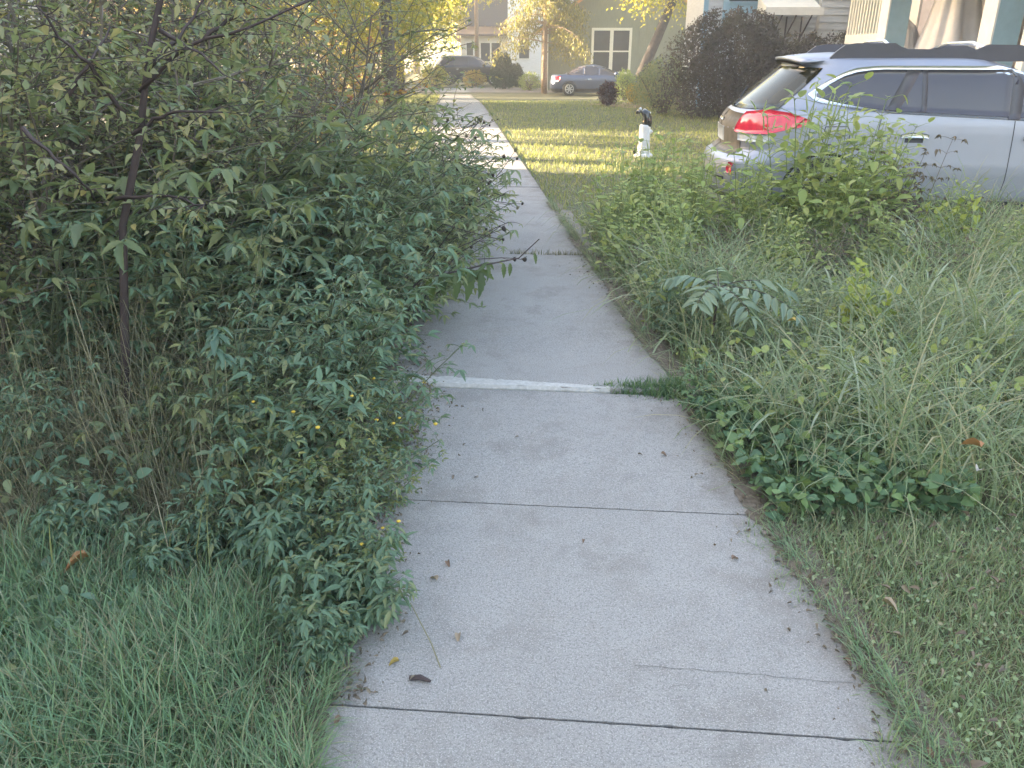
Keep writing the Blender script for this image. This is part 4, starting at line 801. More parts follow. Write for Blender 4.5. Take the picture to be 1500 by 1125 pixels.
for i in range(n-1): f += [(i, i+1, n+i+1, n+i), (i, 2*n+i, 2*n+i+1, i+1), (n+i, n+i+1, 2*n+i+1, 2*n+i)]
f += [(0, n, 2*n), (n-1, 3*n-1, 2*n-1)]
sp.add(v, f); sm(sp, 'spoiler', M['paint_silver'], wagon)
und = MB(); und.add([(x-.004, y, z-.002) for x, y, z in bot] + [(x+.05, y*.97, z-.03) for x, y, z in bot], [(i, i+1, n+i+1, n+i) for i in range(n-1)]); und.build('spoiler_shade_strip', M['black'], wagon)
wp = MB(); wp.tube([(.235, -.05, 1.10), (.30, .12, 1.145), (.40, .42, 1.25)], .012, 6); wp.build('wiper', M['black'], wagon)

# --- blue grey sedan in front of the sage house
def gpt(px, py):
    dx, dy = (px-750)/1150, (562.5-py)/1150; c_, s_ = math.cos(PITCH), math.sin(PITCH); d = np.array([dx, c_+dy*s_, dy*c_-s_]); t = 1.6/-d[2]
    for _ in range(30): t = (1.6 - float(gz(d[1]*t)))/-d[2]
    return np.array([dx*t, d[1]*t, 1.6 + d[2]*t])
SP_ = [(.16, .2, 4.35, .74, .4, .5), (.25, .08, 4.5, .84, .45, .6), (.36, .02, 4.56, .87, .48, .65), (.55, .0, 4.58, .885, .5, .7), (.70, .04, 4.5, .885, .52, .75), (.82, .06, 4.3, .875, .5, .8), (.90, .08, 3.9, .86, .5, .8), (.96, .14, 3.55, .845, .5, .55), (1.0, .72, 3.4, .80, .45, .45), (1.10, .95, 3.15, .755, .45, .42), (1.22, 1.2, 2.9, .70, .45, .4), (1.34, 1.5, 2.6, .63, .42, .38), (1.40, 1.75, 2.4, .54, .4, .35), (1.43, 1.95, 2.25, .35, .3, .25)]
def sedan_like(name, label, SP_, loc, rz, paint, wheels, rad, belt, winspan, roofz, scale=1.):
    global car
    o = thing(name, label, 'car', loc, rz); o.scale = (scale,)*3; car = Car(SP_); zs = sorted(set([p[0] for p in SP_] + list(np.arange(.18, roofz, .05))))
    sm(car.body(zs), 'body', paint, o)
    for s_ in (1, -1):
        x0, x1 = winspan; xs = np.linspace(x0, x1, 26); zt = np.array([roofz - .09 - 1.0*max(0, (x0+.55-x))**1.6*.75 - 1.0*max(0, x-(x1-.85))**1.5*.55 for x in xs]); zb = np.interp(xs, [x0, x1], [belt+.03, belt]); zt = np.maximum(zt, zb+.01)
        sm(car.win(xs, zb, zt, .005, s_, 7), 'side_window', M['glass'], o)
        for xp in (x0 + (x1-x0)*.30, x0 + (x1-x0)*.60):
            g = [[(car.tx(xx, z), z) for z in np.linspace(belt, roofz-.08, 6)] for xx in (xp, xp+.07)]; sm(car.patch(g, .008, s_), 'window_pillar', paint, o)
        for wx in wheels: arch(o, wx, rad*1.13, car, rad, s_); wheel(o, wx, -(car.par(.5)[2]-.085)*s_, rad, .2, s_)
        g = [[(t, z) for z in np.linspace(belt-.2, belt-.04, 4)] for t in np.linspace(.45, .97, 8)]; sm(car.patch(g, .01, s_), 'tail_light', M['redlamp'], o)
        g = [[(t, z) for z in np.linspace(belt-.27, belt-.21, 3)] for t in np.linspace(.45, .9, 8)]; sm(car.patch(g, .01, s_), 'reverse_light', M['clearlamp'], o)
        g = [[(car.tx(x, z), z) for z in (belt-.17, belt-.135)] for x in (x0+1.0, x0+1.16)]; sm(car.patch(g, .02, s_), 'door_handle', M['chrome'], o)
        g = [[(t, z) for z in np.linspace(.2, .34, 4)] for t in np.concatenate([np.linspace(0.02, 1, 8), np.linspace(1.05, 1.95, 14)])]; sm(car.patch(g, .006, s_), 'sill_cladding', M['black'], o)
        mm = MB(); mm.lathe([(.02, -.08), (.09, -.05), (.1, .03), (.03, .07)], (x1-.15, -s_*(car.par(belt)[2]+.1), belt+.08), 10, 'y'); sm(mm, 'wing_mirror', paint, o)
    rear_patch(np.linspace(0, .75, 8), lambda t: belt+.12, lambda t: roofz-.12, .006, 'rear_window', M['glass'], 6, o)
    mb = MB()
    for s_ in (1, -1):
        p = car.patch([[(t, z) for z in np.linspace(belt+.12, roofz-.12, 6)] for t in np.linspace(3, 2.3, 8)], .006, s_); mb.add(np.vstack(p.v), p.f)
    sm(mb, 'windscreen', M['glass'], o)
    return o
g0 = gpt(806, 139.5)
sedan_like('sedan', 'blue grey sedan parked in front of the sage green house', SP_, (g0[0]-.05, g0[1], float(gz(g0[1]))), math.radians(-3), M['paint_blue'], (.98, 3.62), .33, .93, (.86, 3.36), 1.43, .97)
UP_ = [(.25, .15, 4.6, .8, .4, .5), (.4, .02, 4.72, .9, .4, .6), (.6, .0, 4.78, .94, .42, .6), (.85, .05, 4.78, .945, .42, .65), (1.0, .08, 4.7, .94, .42, .65), (1.08, .10, 4.3, .93, .42, .6), (1.14, .13, 3.6, .915, .42, .5), (1.3, .25, 3.3, .87, .42, .45), (1.5, .42, 3.0, .80, .42, .42), (1.64, .56, 2.75, .72, .4, .4), (1.71, .7, 2.5, .6, .4, .35), (1.74, 1., 2.2, .35, .3, .3)]
g1 = gpt(652, 117)
sedan_like('dark_suv', 'dark navy SUV parked across the far end of the sidewalk', UP_, (-4.9, 53, float(gz(53))), math.radians(-2), M['paint_dark'], (.95, 3.8), .37, 1.1, (.5, 3.35), 1.74, 1.)

# ------------------------------------------------------------------ yard ornament
q = gpt(942, 231)
o = thing('yard_ornament', 'small white yard ornament with a glossy black bent top on the sunlit lawn', 'ornament', (q[0], q[1], 0)); o.scale = (1.03,)*3
b = MB(); b.lathe([(.13, 0), (.135, .03), (.12, .05), (.105, .08), (.098, .14), (.092, .22), (.088, .32), (.088, .40), (.09, .47), (.082, .50), (.03, .51)], k=24)
for k in range(9):
    a = k*2*PI/9; b.lathe([(.02, -.03), (.04, -.005), (.032, .025), (.01, .04)], (.112*math.cos(a), .112*math.sin(a), .035), 8)
for x in (-.045, .055): b.tube([(x, -.085, .03), (x*.9, -.082, .25), (x*.85, -.078, .40)], [.022, .014, .006], 8)
b.lathe([(.02, -.03), (.04, 0), (.02, .03)], (.085, -.03, .40), 8); sm(b, 'base', M['white_gloss'], o)
t = MB(); t.tube([(.02, 0, .48), (.03, 0, .54), (.028, 0, .60), (.005, 0, .66), (-.045, 0, .695), (-.10, 0, .70), (-.135, 0, .685), (-.145, 0, .66)], [.078, .078, .074, .066, .052, .04, .034, .02], 16); sm(t, 'curved_top', M['black_gloss'], o)
for p_, r in (((.055, -.01, .672), .026), ((-.09, -.012, .735), .024), ((.0, -.005, .70), .018)):  # white beads standing in for glossy highlights on the black top
    k = MB(); k.lathe([(.001, -r), (r*.7, -r*.7), (r, 0), (r*.7, r*.7), (.001, r)], p_, 12); sm(k, 'painted_highlight', M['white_gloss'], o)
k = MB(); k.lathe([(.01, 0), (.03, .02), (.028, .07), (.01, .1)], (-.14, .0, .05), 10); sm(k, 'side_knob', M['black_gloss'], o)

# ------------------------------------------------------------------ HOUSES
def boards(mb, x0, x1, z0, z1, y, per=.125, proud=.02):     # lapped horizontal boards on a wall facing -y
    z = z0
    while z < z1 - .01:
        zt = min(z + per, z1); mb.add([(x0, y - proud, z), (x1, y - proud, z), (x1, y - .004, zt), (x0, y - .004, zt), (x0, y, z), (x1, y, z)], [(0, 1, 2, 3), (0, 4, 5, 1)]); z += per
def boards_x(mb, y0, y1, z0, z1, x, per=.125, proud=.02):   # on a wall facing -x
    z = z0
    while z < z1 - .01:
        zt = min(z + per, z1); mb.add([(x - proud, y1, z), (x - proud, y0, z), (x - .004, y0, zt), (x - .004, y1, zt), (x, y1, z), (x, y0, z)], [(0, 1, 2, 3), (0, 4, 5, 1)]); z += per
def window(par, x0, x1, z0, z1, y, frame, cols=1, rows=2, fw=.09, glass=None):
    f = MB(); yy = y - .05
    f.box((x0-fw, yy, z0-fw), (x0, y, z1+fw)); f.box((x1, yy, z0-fw), (x1+fw, y, z1+fw)); f.box((x0, yy-.002, z1), (x1, y, z1+fw)); f.box((x0, yy-.002, z0-fw), (x1, y, z0))
    for c in range(1, cols): x = x0 + (x1-x0)*c/cols; f.box((x-fw*.7, yy-.004, z0), (x+fw*.7, y, z1))
    for r in range(1, rows): z = z0 + (z1-z0)*r/rows; f.box((x0, yy+.012, z-.035), (x1, y, z+.035))
    w = f.build('window', frame, par); p = MB(); p.box((x0, y-.016, z0), (x1, y-.004, z1)); p.build('pane', glass or M['winglass'], w); return w
def roof_gable(mb, x0, x1, y0, y1, z, h, ov=.4, axis='x', th=.12):
    if axis == 'x':   # ridge along x
        ym = (y0+y1)/2
        for ya in (y0-ov, y1+ov): mb.prism([(x0-ov, ya, z - ov*h/((y1-y0)/2)), (x0-ov, ym, z+h), (x0-ov, ym, z+h+th), (x0-ov, ya, z - ov*h/((y1-y0)/2) + th)], (x1-x0+2*ov, 0, 0))
    else:
        xm = (x0+x1)/2
        for xa in (x0-ov, x1+ov): mb.prism([(xa, y0-ov, z - ov*h/((x1-x0)/2)), (xm, y0-ov, z+h), (xm, y0-ov, z+h+th), (xa, y0-ov, z - ov*h/((x1-x0)/2) + th)], (0, y1-y0+2*ov, 0))
zf = float(gz(45))
# sage house: y 45, gable facing camera
h = thing('sage_house', 'sage green board house with cream double windows behind the blue sedan', 'house', (0, 45, zf))
w = MB(); X0, X1 = 1.85, 10.6; w.prism([(X0, 0, 0), (X1, 0, 0), (X1, 0, 3.3), ((X0+X1)/2, 0, 6.3), (X0, 0, 3.3)], (0, 9, 0))
x = X0 + .2
while x < X1: w.box((x, -.03, .1), (x+.06, 0, 3.3)); x += .42
w.build('wall', M['sage'], h)
r = MB(); roof_gable(r, X0, X1, 0, 9, 3.3, 3.0, .6, 'y'); r.build('roof', M['slate'], h)
r = MB()
xm = (X0+X1)/2
for xa in (X0-.6, X1+.6): r.prism([(xa, -.62, 3.3-.6*3/((X1-X0)/2)-.16), (xm, -.62, 6.3-.16), (xm, -.62, 6.3+.0), (xa, -.62, 3.3-.6*3/((X1-X0)/2))], (0, .6, 0))
r.build('eave_board', M['orange'], h)
window(h, 4.3, 6.15, .95, 2.95, -.03, M['trim'], 2, 2, .13)
c_ = MB(); c_.box((X0-.08, -.08, 0), (X0+.06, .06, 3.3)); c_.build('corner_board', M['trim'], h)
# white house
h = thing('white_house', 'white two storey house with cream porch at the far end of the sidewalk', 'house', (0, 60, zf))
w = MB(); w.box((-.3, 0, 0), (4.2, 9, 6.5)); boards(w, -.3, 4.2, 0, 6.5, 0, .16, .025); w.build('wall', M['white_sid'], h)
r = MB(); roof_gable(r, -.3, 4.2, 0, 9, 6.5, 2.6, .4, 'y'); r.build('roof', M['slate'], h)
window(h, .5, 1.2, 1.5, 3.2, -.03, M['white_trim'], 1, 2, .07); window(h, 2.4, 3.1, 1.5, 3.2, -.03, M['white_trim'], 1, 2, .07)
w = MB(); w.box((-3.6, .3, 0), (-.31, 7, 2.95)); w.build('porch_wall', M['cream'], h)
r = MB(); r.prism([(-3.9, -.1, 2.96), (-.32, -.1, 2.96), (-.32, 2.4, 3.5), (-3.9, 2.4, 3.5)], (0, .02, .12)); r.build('porch_roof', M['redroof'], h)
window(h, -3.2, -2.75, 1.0, 2.5, .3, M['white_trim'], 1, 1, .08); window(h, -2.2, -.8, 1.3, 2.5, .3, M['trim'], 2, 1, .08)
d = MB(); d.box((-3.5, 2.5, 0), (-.31, 8.9, 6.2)); d.build('rear_wing', M['slate'], h)
g_ = MB(); g_.tube([(4.25, -.06, .1), (4.25, -.06, 6.4)], .06, 8); g_.build('downpipe', M['white_trim'], h)
# pale clapboard house with teal trim, y 26
h = thing('clapboard_house', 'pale grey clapboard house with teal window trim behind the dark shrubs', 'house', (0, 26, 0))
w = MB(); w.box((5.75, 0, -.3), (9.15, 2.6, 5.6)); boards(w, 5.75, 9.15, 0, 5.6, 0, .15, .028); w.build('wall', M['palesid'], h)
w = MB(); w.box((9.15, -.25, -.3), (12.3, 6, 5.6)); boards(w, 9.15, 12.3, 0, 5.6, -.25, .2, .03); w.build('cream_wall', M['cream'], h)
r = MB(); roof_gable(r, 5.75, 12.3, 0, 2.6, 5.6, 2.2, .3, 'y'); r.build('roof', M['slate'], h)
f = MB(); f.box((6.3, -.07, 2.2), (6.46, -.03, 4.3)); f.box((6.46, -.075, 2.66), (7.9, -.03, 2.92)); f.box((6.46, -.12, 2.92), (7.9, -.03, 2.97)); f.box((7.9, -.07, 2.6), (8.05, -.03, 4.3)); f.box((6.46, -.07, 4.15), (7.9, -.03, 4.3)); f.box((5.72, -.06, 0), (5.86, -.03, 5.5))
wn = f.build('window', M['teal'], h); p = MB(); p.box((6.46, -.05, 2.98), (7.9, -.032, 4.15)); p.build('pane', M['winglass'], wn)
a = MB(); a.prism([(7.25, -1.3, 2.62), (7.25, -1.3, 2.74), (7.25, -.3, 3.1), (7.25, -.3, 2.62)], (1.55, 0, 0)); a.box((7.2, -1.36, 2.56), (8.85, -1.31, 2.76)); a.build('door_hood', M['trim'], h)
for x in (7.4, 7.75, 8.15, 8.6):
    k = MB(); k.tube([(x, -.33, 1.5), (x, -.33, 2.55)], .025, 6); k.tube([(x, -.33, 1.95), (x, -.75, 2.25), (x, -1.15, 2.55)], .025, 6); k.build('bracket', M['stem_dark'], h)
# porch house at right: facade parallel to the street
h = thing('porch_house', 'house with teal columned porch behind the silver wagon', 'house', (7.05, 0, 0))
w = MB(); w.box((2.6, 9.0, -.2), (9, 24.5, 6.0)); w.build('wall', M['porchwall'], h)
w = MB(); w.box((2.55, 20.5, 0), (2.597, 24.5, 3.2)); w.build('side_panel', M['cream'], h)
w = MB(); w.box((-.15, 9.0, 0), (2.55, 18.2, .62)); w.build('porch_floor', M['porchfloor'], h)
w = MB(); w.box((-.25, 8.8, 3.05), (2.55, 18.4, 3.4)); w.build('porch_beam', M['white_trim'], h)
r = MB(); r.prism([(-.6, 8.6, 3.41), (2.9, 8.6, 4.6), (2.9, 8.6, 4.75), (-.6, 8.6, 3.56)], (0, 10.2, 0)); r.build('porch_roof', M['slate'], h)
r = MB(); r.prism([(2.4, 8.6, 6.0), (5.8, 8.6, 8.6), (9.3, 8.6, 6.0)], (0, 11.8, 0)); r.build('roof', M['slate'], h)
for y in (16.15, 12.55, 9.1):
    c = MB(); c.box((-.02, y, .62), (.36, y+.34, 3.05)); cc = c.build('column', M['teal'], h)
    c = MB(); c.box((-.05, y-.01, .62), (-.022, y+.35, 3.05)); c.build('painted_lit_face', M['white_trim'], cc)  # pale strip imitating the sunlit street side of the column
c = MB(); c.box((.02, 11.75, .62), (.14, 11.9, 3.05)); c.build('porch_post', M['white_trim'], h)
rl = MB(); rl.box((0, 16.5, 1.42), (.06, 18.15, 1.5)); rl.box((0, 16.5, .72), (.06, 18.15, .8)); rl.box((-.005, 16.5, 1.75), (.06, 18.15, 1.92))
y = 16.55
while y < 18.1: rl.box((.01, y, .8), (.05, y+.05, 2.9)); y += .14
rl.build('porch_railing', M['trim'], h)
# drapery on the porch
def drape(name, x, y, z0, z1, r0, r1, folds, lab, seed, dome=False):
    seed_all(seed); v = []; k = 56; N = 16
    for i in range(N):
        t = i/(N-1); r = r1 + (r0-r1)*(1-t)**1.3 if not dome else r0*math.sqrt(max(.002, 1-t**2.6))
        for j in range(k):
            a = j*2*PI/k; rr = r*(1 + .16*(1-t*.4)*math.sin(folds*a + 1.5*math.sin(2*a)) + .07*math.sin(3*a+4*t) + .04*math.sin(17*a + 3*t)); v.append((x + rr*math.cos(a)*.7, y + rr*math.sin(a), z0 + (z1-z0)*t + .03*math.sin(5*a)))
    f = [(i*k+j, i*k+(j+1) % k, (i+1)*k+(j+1) % k, (i+1)*k+j) for i in range(N-1) for j in range(k)] + [tuple(range((N-1)*k, N*k))]
    mb = MB(); mb.add(v, f); o = mb.build(name, M['sheet'], None, True); return tag(o, lab, 'sheet', 'white sheets on the porch')
drape('draped_sheet', 8.0, 15.7, .62, 3.02, 1.0, .34, 9, 'tall white sheet gathered and hanging on the porch', 5)
drape('draped_sheet', 7.75, 16.9, .62, 2.15, .45, .3, 7, 'small rounded white sheet beside the tall hanging one', 6, True)
seed_all(8); bl_ = Leaves(); n = 260; dd_ = rand_dirs(n); bl_.add(np.array([7.75, 16.3, 2.75]) + dd_*.2, norm(np.cross(dd_, rand_dirs(n))), dd_, .07, .06)
tag(link('pale_wreath', bl_.mesh('pale_wreath', T_OVATE), leafmat('pale petals', [(.45, .47, .44), (.55, .55, .52)], .2)), 'pale round flower bunch hanging beside the tall sheet', 'flowers')

# ------------------------------------------------------------------ TREES and distant shrubs
def gen_tree(seed, h, cr, ch, n_leaf, leaf, base_z, tr=.16, lean=(0, 0), tpl=T_LOW, droop=.3, lumps=26, flat=.8, limbs=9):
    """trunk with limbs; leaves gathered round many twig ends inside an uneven crown"""
    seed_all(seed); tk = MB(); lv = Leaves()
    t = np.linspace(0, 1, 9); ax = np.stack([lean[0]*h*t**1.1 + .08*np.sin(4*t), lean[1]*h*t, h*t], 1); tk.tube(ax, tr*(1.25-1.05*t), 9)
    cz = base_z + ch/2; ends = []
    for k in range(lumps):
        d = rand_dirs(1, -.95, .95)[0]; r = rng.uniform(.35, 1)**.6; e = np.array([lean[0]*h*.8 + d[0]*cr*r, lean[1]*h*.8 + d[1]*cr*r, cz + d[2]*ch*.5*r]); ends.append(e)
        if k < limbs*2:
            s0 = np.interp(max(.25, min(.95, (e[2]-.4)/h*.8)), t, np.arange(9)); i = int(s0); q = ax[min(i, 8)]; mid = (q+e)/2 + rng.normal(0, .15, 3) + (0, 0, .15*cr*.3); tk.tube([q, (q+mid)/2 + rng.normal(0, .05, 3), mid, (mid+e)/2 + rng.normal(0, .08, 3), e], np.linspace(tr*.38, tr*.06, 5), 5)
    ends = np.array(ends); per = n_leaf//lumps; cl = rng.uniform(.55, 1.25, lumps)
    for e, s in zip(ends, cl):
        m = int(per*s); dd = rand_dirs(m); rad = cr*.38*s*rng.uniform(.1, 1, m)**.5
        p = e + dd*rad[:, None]*np.array([1, 1, flat]); d_ = norm(rand_dirs(m) - UP*droop*1.5); L = leaf*rng.uniform(.6, 1.3, m); lv.add(p, d_, norm(UP + rng.normal(0, .7, (m, 3))), L, L*rng.uniform(.5, .75, m))
    return tk, lv, tpl
def tree_proto(name, leafm, *a, **k):
    tk, lv, tpl = gen_tree(*a, **k); d = dict(name=name, stem=MB_mesh(tk, 'trunk'), leaf=lv.mesh('crown', tpl)); d['stem'].materials.append(M['bark']); d['leaf'].materials.append(leafm); d['stem'].polygons.foreach_set('use_smooth', [True]*len(d['stem'].polygons)); return d
def put(pr, x, y, s, rz, lab, cat='tree', group=None, name=None):
    o = thing(name or pr['name'], lab, cat, (x, y, float(gz(y))), rz, group); o.scale = (s, s, s) if not isinstance(s, tuple) else s
    for nm, me in (('trunk', pr['stem']), ('crown', pr['leaf'])):
        c = bpy.data.objects.new(nm, me); COL.objects.link(c); c.parent = o
    return o
ty = tree_proto('yellow_tree', M['yellowtree'], 500, 9., 3.4, 8.2, 15000, .16, .9, .16, lumps=46)
tg = tree_proto('green_tree', M['greentree'], 501, 10., 3.8, 9.0, 15000, .17, 1.0, .2, lumps=46)
tbig = tree_proto('shade_blocker_tree', M['greentree'], 502, 14.5, 5.0, 8.5, 16000, .36, 6.1, .3, lumps=64)  # added across the road to block the sun
put(ty, -4.7, 35, 1.15, 0, 'bright yellow tree left of the far sidewalk', 'tree'); put(ty, -8.2, 29, .9, 2, 'yellow tree behind the top of the left thicket'); put(ty, -4.6, 30.5, .5, 1.2, 'small yellow tree at the sidewalk edge before the pole'); put(ty, -3.6, 64, 1.1, 4, 'yellow green tree behind the dark SUV')
put(tg, -7.0, 48, 1.1, 1, 'green tree farther up the street side'); put(tg, -13, 54, 1.2, 3, 'green tree across the street beyond the thicket'); put(ty, -19, 60, 1.2, 5, 'yellow tree across the street farther up')
put(tg, -1.5, 78, 1.35, 2, 'tall green tree behind the white house'); put(tg, 8, 72, 1.35, 0, 'large tree behind the sage house'); put(tg, -9, 80, 1.35, 4, 'tall tree closing the street view'); put(ty, -16, 75, 1.4, 1, 'yellow tree far down the street'); put(ty, 3.5, 70, 1.3, 3, 'yellow tree between the white and sage houses')
put(tg, -26, 60, 1.4, 1, 'big green tree across the street far left'); put(ty, -22, 56, 1.3, 0, 'yellow tree on a lawn across the street')
# dark bare trunk in the verge
seed_all(510); tk = MB(); tk.tube([(0, 0, 0), (.03, 0, 2), (-.02, 0, 4), (.1, 0, 9)], [.22, .18, .16, .1], 12)
for k in range(6):
    a = k*1.1; tk.tube(curve((0, 0, 3.2 + k*.8), (math.cos(a), math.sin(a), .8), 2.8, 6, (0, 0, .1), .2), np.linspace(.09, .02, 7), 6)
lv = Leaves(); n = 5000; dd_ = rand_dirs(n); lv.add(np.array([0, 0, 5.4]) + dd_*rng.uniform(.3, 1, n)[:, None]**.5*np.array([2.6, 2.6, 3.6]), norm(rand_dirs(n)-UP*.4), norm(UP + rng.normal(0, .7, (n, 3))), .16, .1)
o = thing('trunk_tree', 'tree with thick dark trunk standing in the verge before the yellow tree', 'tree', (-3.85, 26.5, float(gz(26.5)))); tk.build('trunk', M['bark'], o, True); link('crown', lv.mesh('crown', T_LOW), M['yellowtree'], o)
# drooping brown tree with orange lit trunk
seed_all(520); tk = MB(); q = gpt(797, 137); tk.tube([(0, 0, 0), (0, 0, 2), (.03, 0, 4), (0, 0, 8)], [.16, .13, .12, .05], 10); lv = Leaves()
for k in range(64):
    a = rng.uniform(0, 2*PI); z = rng.uniform(2.0, 6.5); R = rng.uniform(.8, 3.3)*(1.15 - z/9); c = curve((0, 0, z+.3), (math.cos(a)+.25, math.sin(a), .35), R+.5, 7, (0, 0, -1.1), .1); tk.tube(c, np.linspace(.03, .006, 8), 4)
    m = 190; i = rng.integers(2, 8, m); pp = c[i] + rng.normal(0, .16, (m, 3)) - UP*rng.uniform(0, .45, m)[:, None]; lv.add(pp, norm(rand_dirs(m)*.6 - UP), norm(rand_dirs(m)), rng.uniform(.08, .2, m), rng.uniform(.03, .07, m))
o = thing('drooping_tree', 'brown gold tree with drooping sprays and a warm lit slim trunk', 'tree', (q[0], q[1], q[2])); tk.build('trunk', M['pole'], o, True); link('crown', lv.mesh('crown', T_LOW), M['browntree'], o)
# leaning tree right of the sedan
seed_all(530); tk = MB(); q = gpt(928, 140); tk.tube([(0, 0, 0), (.45, 0, 1.3), (1.0, .1, 2.6), (1.55, .2, 4.0), (1.9, .3, 6), (1.8, .4, 9)], [.34, .25, .22, .21, .18, .12], 12)
lv = Leaves(); n = 7000; dd_ = rand_dirs(n); lv.add(np.array([1.8, 0, 8.2]) + dd_*rng.uniform(.2, 1, n)[:, None]**.5*np.array([4, 4, 3.2]), norm(rand_dirs(n)-UP*.5), norm(UP + rng.normal(0, .7, (n, 3))), .18, .11)
for k in range(9):
    a = k*.75; c = curve((1.6, .2, 4.2 + .4*k), (math.cos(a), math.sin(a), .5), 3.6, 6, (0, 0, -.2), .15); tk.tube(c, np.linspace(.12, .02, 7), 6)
for (x_, z_) in ((1.9, 4.0), (2.6, 3.9), (.3, 4.1), (-.4, 4.2), (1.0, 4.3)):
    m = 160; lv.add(np.array([x_, -.5, z_]) + rng.normal(0, .4, (m, 3)), norm(rand_dirs(m)-UP*.6), norm(UP + rng.normal(0, .6, (m, 3))), .16, .1)
o = thing('leaning_tree', 'dark leaning tree trunk between the blue sedan and dark shrubs', 'tree', (q[0], q[1], q[2])); tk.build('trunk', M['bark_dark'], o, True); link('crown', lv.mesh('crown', T_LOW), M['yellowtree'], o)
# dark purple shrubs
def blob_shrub(name, seed, rx, ry, h, n, leaf, m, x, y, lab, cat='shrub', tpl=T_LOW, twigs=40, group=None, stemm=None, conical=0., upleaf=.3):
    seed_all(seed); st = Stems(); lv = Leaves()
    for k in range(twigs):
        a = rng.uniform(0, 2*PI); e = np.array([rx*math.cos(a), ry*math.sin(a), 0])*rng.uniform(.1, .9) + (0, 0, h*rng.uniform(.55, 1.02)*(1-.12*rng.random())); c = curve((e[0]*.15, e[1]*.15, 0), e/np.linalg.norm(e) + (0, 0, .5), np.linalg.norm(e)*1.03, 6, (e[0]*.1, e[1]*.1, 0), .14); st.add(c, .016, .004, 4)
    a = rng.uniform(0, 2*PI, n); u = rng.uniform(0, 1, n); z = u**.8; rr = np.sqrt(np.clip(1-(2*z-.9)**2*.72, .02, 1))*(1-conical*z); lump = 1 + .18*np.sin(3*a + seed) + .12*np.sin(7*a + 9*z) ; r = rng.uniform(.35, 1, n)**.5*rr*lump
    p = np.stack([rx*r*np.cos(a), ry*r*np.sin(a), h*z*(1 + .1*np.sin(4*a + 2*seed)) + .05], 1) + rng.normal(0, .03, (n, 3)); L = leaf*rng.uniform(.5, 1.4, n)
    lv.add(p, norm(rand_dirs(n) + UP*upleaf), norm(UP + rng.normal(0, .8, (n, 3))), L, L*rng.uniform(.35, .6, n))
    o = thing(name, lab, cat, (x, y, float(gz(y))), 0, group); link('stem', MB_mesh(st.mb, 'stem'), stemm or M['twig'], o); link('foliage', lv.mesh('foliage', tpl), m, o); return o
blob_shrub('dark_shrub', 601, 1.5, 1.3, 2.3, 25000, .075, M['darkshrub'], 5.6, 21.6, 'large dark purple brown shrub left of the wagon rear', twigs=60)
blob_shrub('dark_shrub', 602, 2.1, 1.1, 1.8, 22000, .075, M['darkshrub'], 7.9, 21.8, 'wide dark shrub behind the wagon roof', twigs=60)
blob_shrub('garden_shrub', 603, .8, .7, 1.3, 2600, .07, M['airy'], 4.1, 22.6, 'small green shrub at the left foot of the dark one')
q = gpt(890, 156); blob_shrub('burgundy_shrub', 604, .3, .3, .62, 1500, .07, M['burgundy'], q[0], q[1], 'little burgundy shrub on the mulch bed')
q = gpt(936, 153); blob_shrub('golden_shrub', 605, .42, .4, .55, 1400, .08, M['golden'], q[0], q[1]+.4, 'golden sunlit shrub on the mulch bed')
q = gpt(908, 148); blob_shrub('garden_shrub', 606, .4, .4, .95, 1900, .07, M['lime'], q[0]+.25, q[1]+.6, 'green shrub in front of the blue sedan nose')
q = gpt(960, 160); blob_shrub('garden_shrub', 607, .7, .6, 1.0, 2200, .08, M['airy'], q[0], q[1], 'loose green shrub between golden one and dark shrub')
q = gpt(738, 131); blob_shrub('cedar_shrub', 608, .72, .6, 1.62, 6500, .1, M['cedar'], q[0], q[1], 'dark upright evergreen shrub beside the far sidewalk', conical=.25, upleaf=1.5)
q = gpt(756, 128); blob_shrub('cedar_shrub', 609, .45, .45, 1.1, 3000, .1, M['cedar'], q[0], q[1]+.6, 'lower evergreen shrub right of the taller one', conical=.1, upleaf=1.5)
q = gpt(778, 133); blob_shrub('garden_shrub', 610, .6, .5, .8, 1800, .08, M['lime'], q[0]-.1, q[1], 'low green shrub against the white house corner')
q = gpt(693, 128); blob_shrub('golden_shrub', 611, .7, .5, .75, 1800, .1, M['golden'], q[0], q[1]+1, 'golden bush at the foot of the utility pole')
q = gpt(641, 131); blob_shrub('golden_shrub', 612, .8, .8, 1.1, 2200, .1, M['yellowtree'], q[0]-.2, q[1]+.4, 'yellow bush left of the sidewalk end')
AUT = leafmat('pinkish autumn leaf', [(.42, .27, .19), (.5, .36, .24), (.55, .42, .2), (.38, .22, .17)], .45)
for i, (x, y, s, lab) in enumerate([(-9.5, 34.5, 1., 'sunlit pinkish autumn bush across the street'), (-14.5, 36, 1.2, 'wide sunlit tan autumn bush across the street farther left'), (-18.5, 34.8, 1.1, 'sunlit autumn bush at the far left seen through the thicket'), (-6.6, 36.5, .8, 'small sunlit tan bush left of the yellow tree')]):
    blob_shrub('autumn_bush', 640+i, 2.1*s, 1.6*s, 3.2*s, 6000, .14, AUT, x, y, lab)
# utility pole
up_ = MB(); up_.tube([(0, 0, 0), (.02, 0, 5), (.05, 0, 9)], [.15, .13, .11], 10); q = gpt(698, 122); o = up_.build('utility_pole', M['pole'], None, True); o.location = (q[0]+.05, q[1], q[2]); tag(o, 'weathered wooden utility pole beside the dark SUV', 'pole')
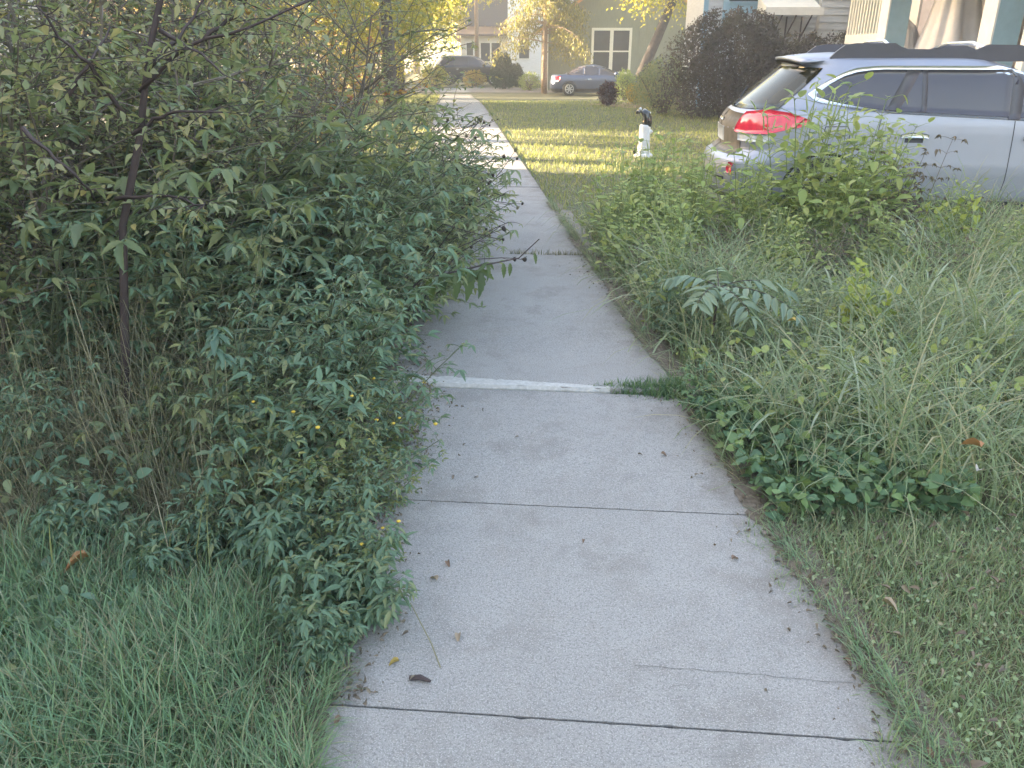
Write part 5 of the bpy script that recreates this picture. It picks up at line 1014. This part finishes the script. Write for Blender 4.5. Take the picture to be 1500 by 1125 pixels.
# houses, garage and trees added across the street to shape shade and sun bands
def added_house(x0, x1, y0, y1, hz, rh, m, lab, name='shade_blocker_house'):
    o = thing(name, lab, 'house', (x0, y0, float(gz((y0+y1)/2)))); w = MB(); w.box((0, 0, -.4), (x1-x0, y1-y0, hz)); w.build('wall', m, o); r = MB(); roof_gable(r, 0, x1-x0, 0, y1-y0, hz, rh, .4, 'y', .15)
    r.prism([(0, 0, hz), (x1-x0, 0, hz), ((x1-x0)/2, 0, hz+rh)], (0, y1-y0, 0)); r.build('roof', M['redroof'], o)
    for y in np.arange(1.2, y1-y0-1.4, 2.6):
        f = MB(); f.box((x1-x0+.002, y, 1.0), (x1-x0+.06, y+1.1, 2.5)); wn = f.build('window', M['white_trim'], o); p = MB(); p.box((x1-x0+.062, y+.1, 1.1), (x1-x0+.07, y+1.0, 2.4)); p.build('pane', M['winglass'], wn)
    return o
added_house(-30, -20.5, -22, 17.0, 7.5, 3.5, M['brick'], 'long brick house added across the street for shade')
added_house(-18.5, -14, 23.4, 25.9, 4.6, 1.6, M['cream'], 'narrow cream garage added across the street to shade the lawn', 'shade_blocker_garage')
added_house(-30, -20.5, 30.0, 33.6, 5.0, 2.2, M['cream'], 'cream house added across the street for shade')
added_house(-30, -20.5, 44.5, 54, 5.0, 2.4, M['brick'], 'brown brick house added farther up across the street for shade')
for i, (x, y, s) in enumerate([(-15.5, 6, 1.), (-15.5, 13.5, 1.), (-21.5, 21, 1.05), (-17, 28.5, .95), (-22.5, 28.5, 1.05), (-17.5, 34, 1.0), (-18, 17.5, .95), (-15.5, -4, 1.)]):
    put(tbig, x, y, s, i*1.3, ['street tree added for shade across from the near lawn', 'street tree added for shade across from the driveway', 'street tree added for shade across from the yard ornament', 'street tree added for shade across from the dark shrubs', 'tall tree added for shade behind the one facing the dark shrubs', 'street tree added for shade across from the clapboard house', 'street tree added for shade, set back between two others across the road', 'street tree added for shade behind the viewer across the street'][i], 'tree', 'trees added across the road for shade')

# ------------------------------------------------------------------ LIGHT
EL, TRAV = math.radians(14), np.array([.97, -.25]); TRAV = TRAV/np.linalg.norm(TRAV)
sun = bpy.data.lights.new('sun', 'SUN'); so = bpy.data.objects.new('sun', sun); COL.objects.link(so); sun.energy = 5.0; sun.angle = math.radians(.5); sun.color = (1, .80, .52)
dvec = Vector((TRAV[0]*math.cos(EL), TRAV[1]*math.cos(EL), -math.sin(EL))); so.rotation_euler = dvec.to_track_quat('-Z', 'Y').to_euler(); so.location = (-30, 10, 30)
wd = bpy.data.worlds.new('World'); scene.world = wd; wd.use_nodes = True; nt = wd.node_tree; bg = nt.nodes['Background']; sky = nt.nodes.new('ShaderNodeTexSky'); sky.sky_type = 'NISHITA'; sky.sun_disc = False
sky.sun_elevation = EL; sky.sun_rotation = math.atan2(-TRAV[0], -TRAV[1]); sky.dust_density = 5.0; sky.ozone_density = 0.3; sky.air_density = 1.0
nt.links.new(mixc(nt, 1., sky.outputs[0], (1.0, .965, .915), 'MULTIPLY'), bg.inputs[0]); bg.inputs[1].default_value = .118
vs = scene.view_settings; vs.view_transform = 'Standard'; vs.look = 'None'; vs.exposure = 3.38; vs.gamma = 1
scene.cycles.max_bounces = 6; scene.cycles.diffuse_bounces = 4; scene.cycles.transmission_bounces = 4; scene.cycles.sample_clamp_indirect = 6

hz = MB(); hz.box((-223, -63, -1.4), (223, 263, 17)); ho = hz.build('veil_haze', None); hm = bpy.data.materials.new('veil_haze'); hm.use_nodes = True; hn = hm.node_tree  # volume added to imitate lens veil over shadows and distance
hn.nodes.remove(hn.nodes['Principled BSDF']); pv = hn.nodes.new('ShaderNodeVolumePrincipled'); pv.inputs['Color'].default_value = (.95, .96, 1, 1); pv.inputs['Density'].default_value = .0028
hn.links.new(pv.outputs[0], hn.nodes['Material Output'].inputs['Volume']); ho.data.materials.append(hm); tag(ho, 'thin volume added to imitate lens veil', 'veil_haze', kind='stuff')
scene.cycles.volume_bounces = 1
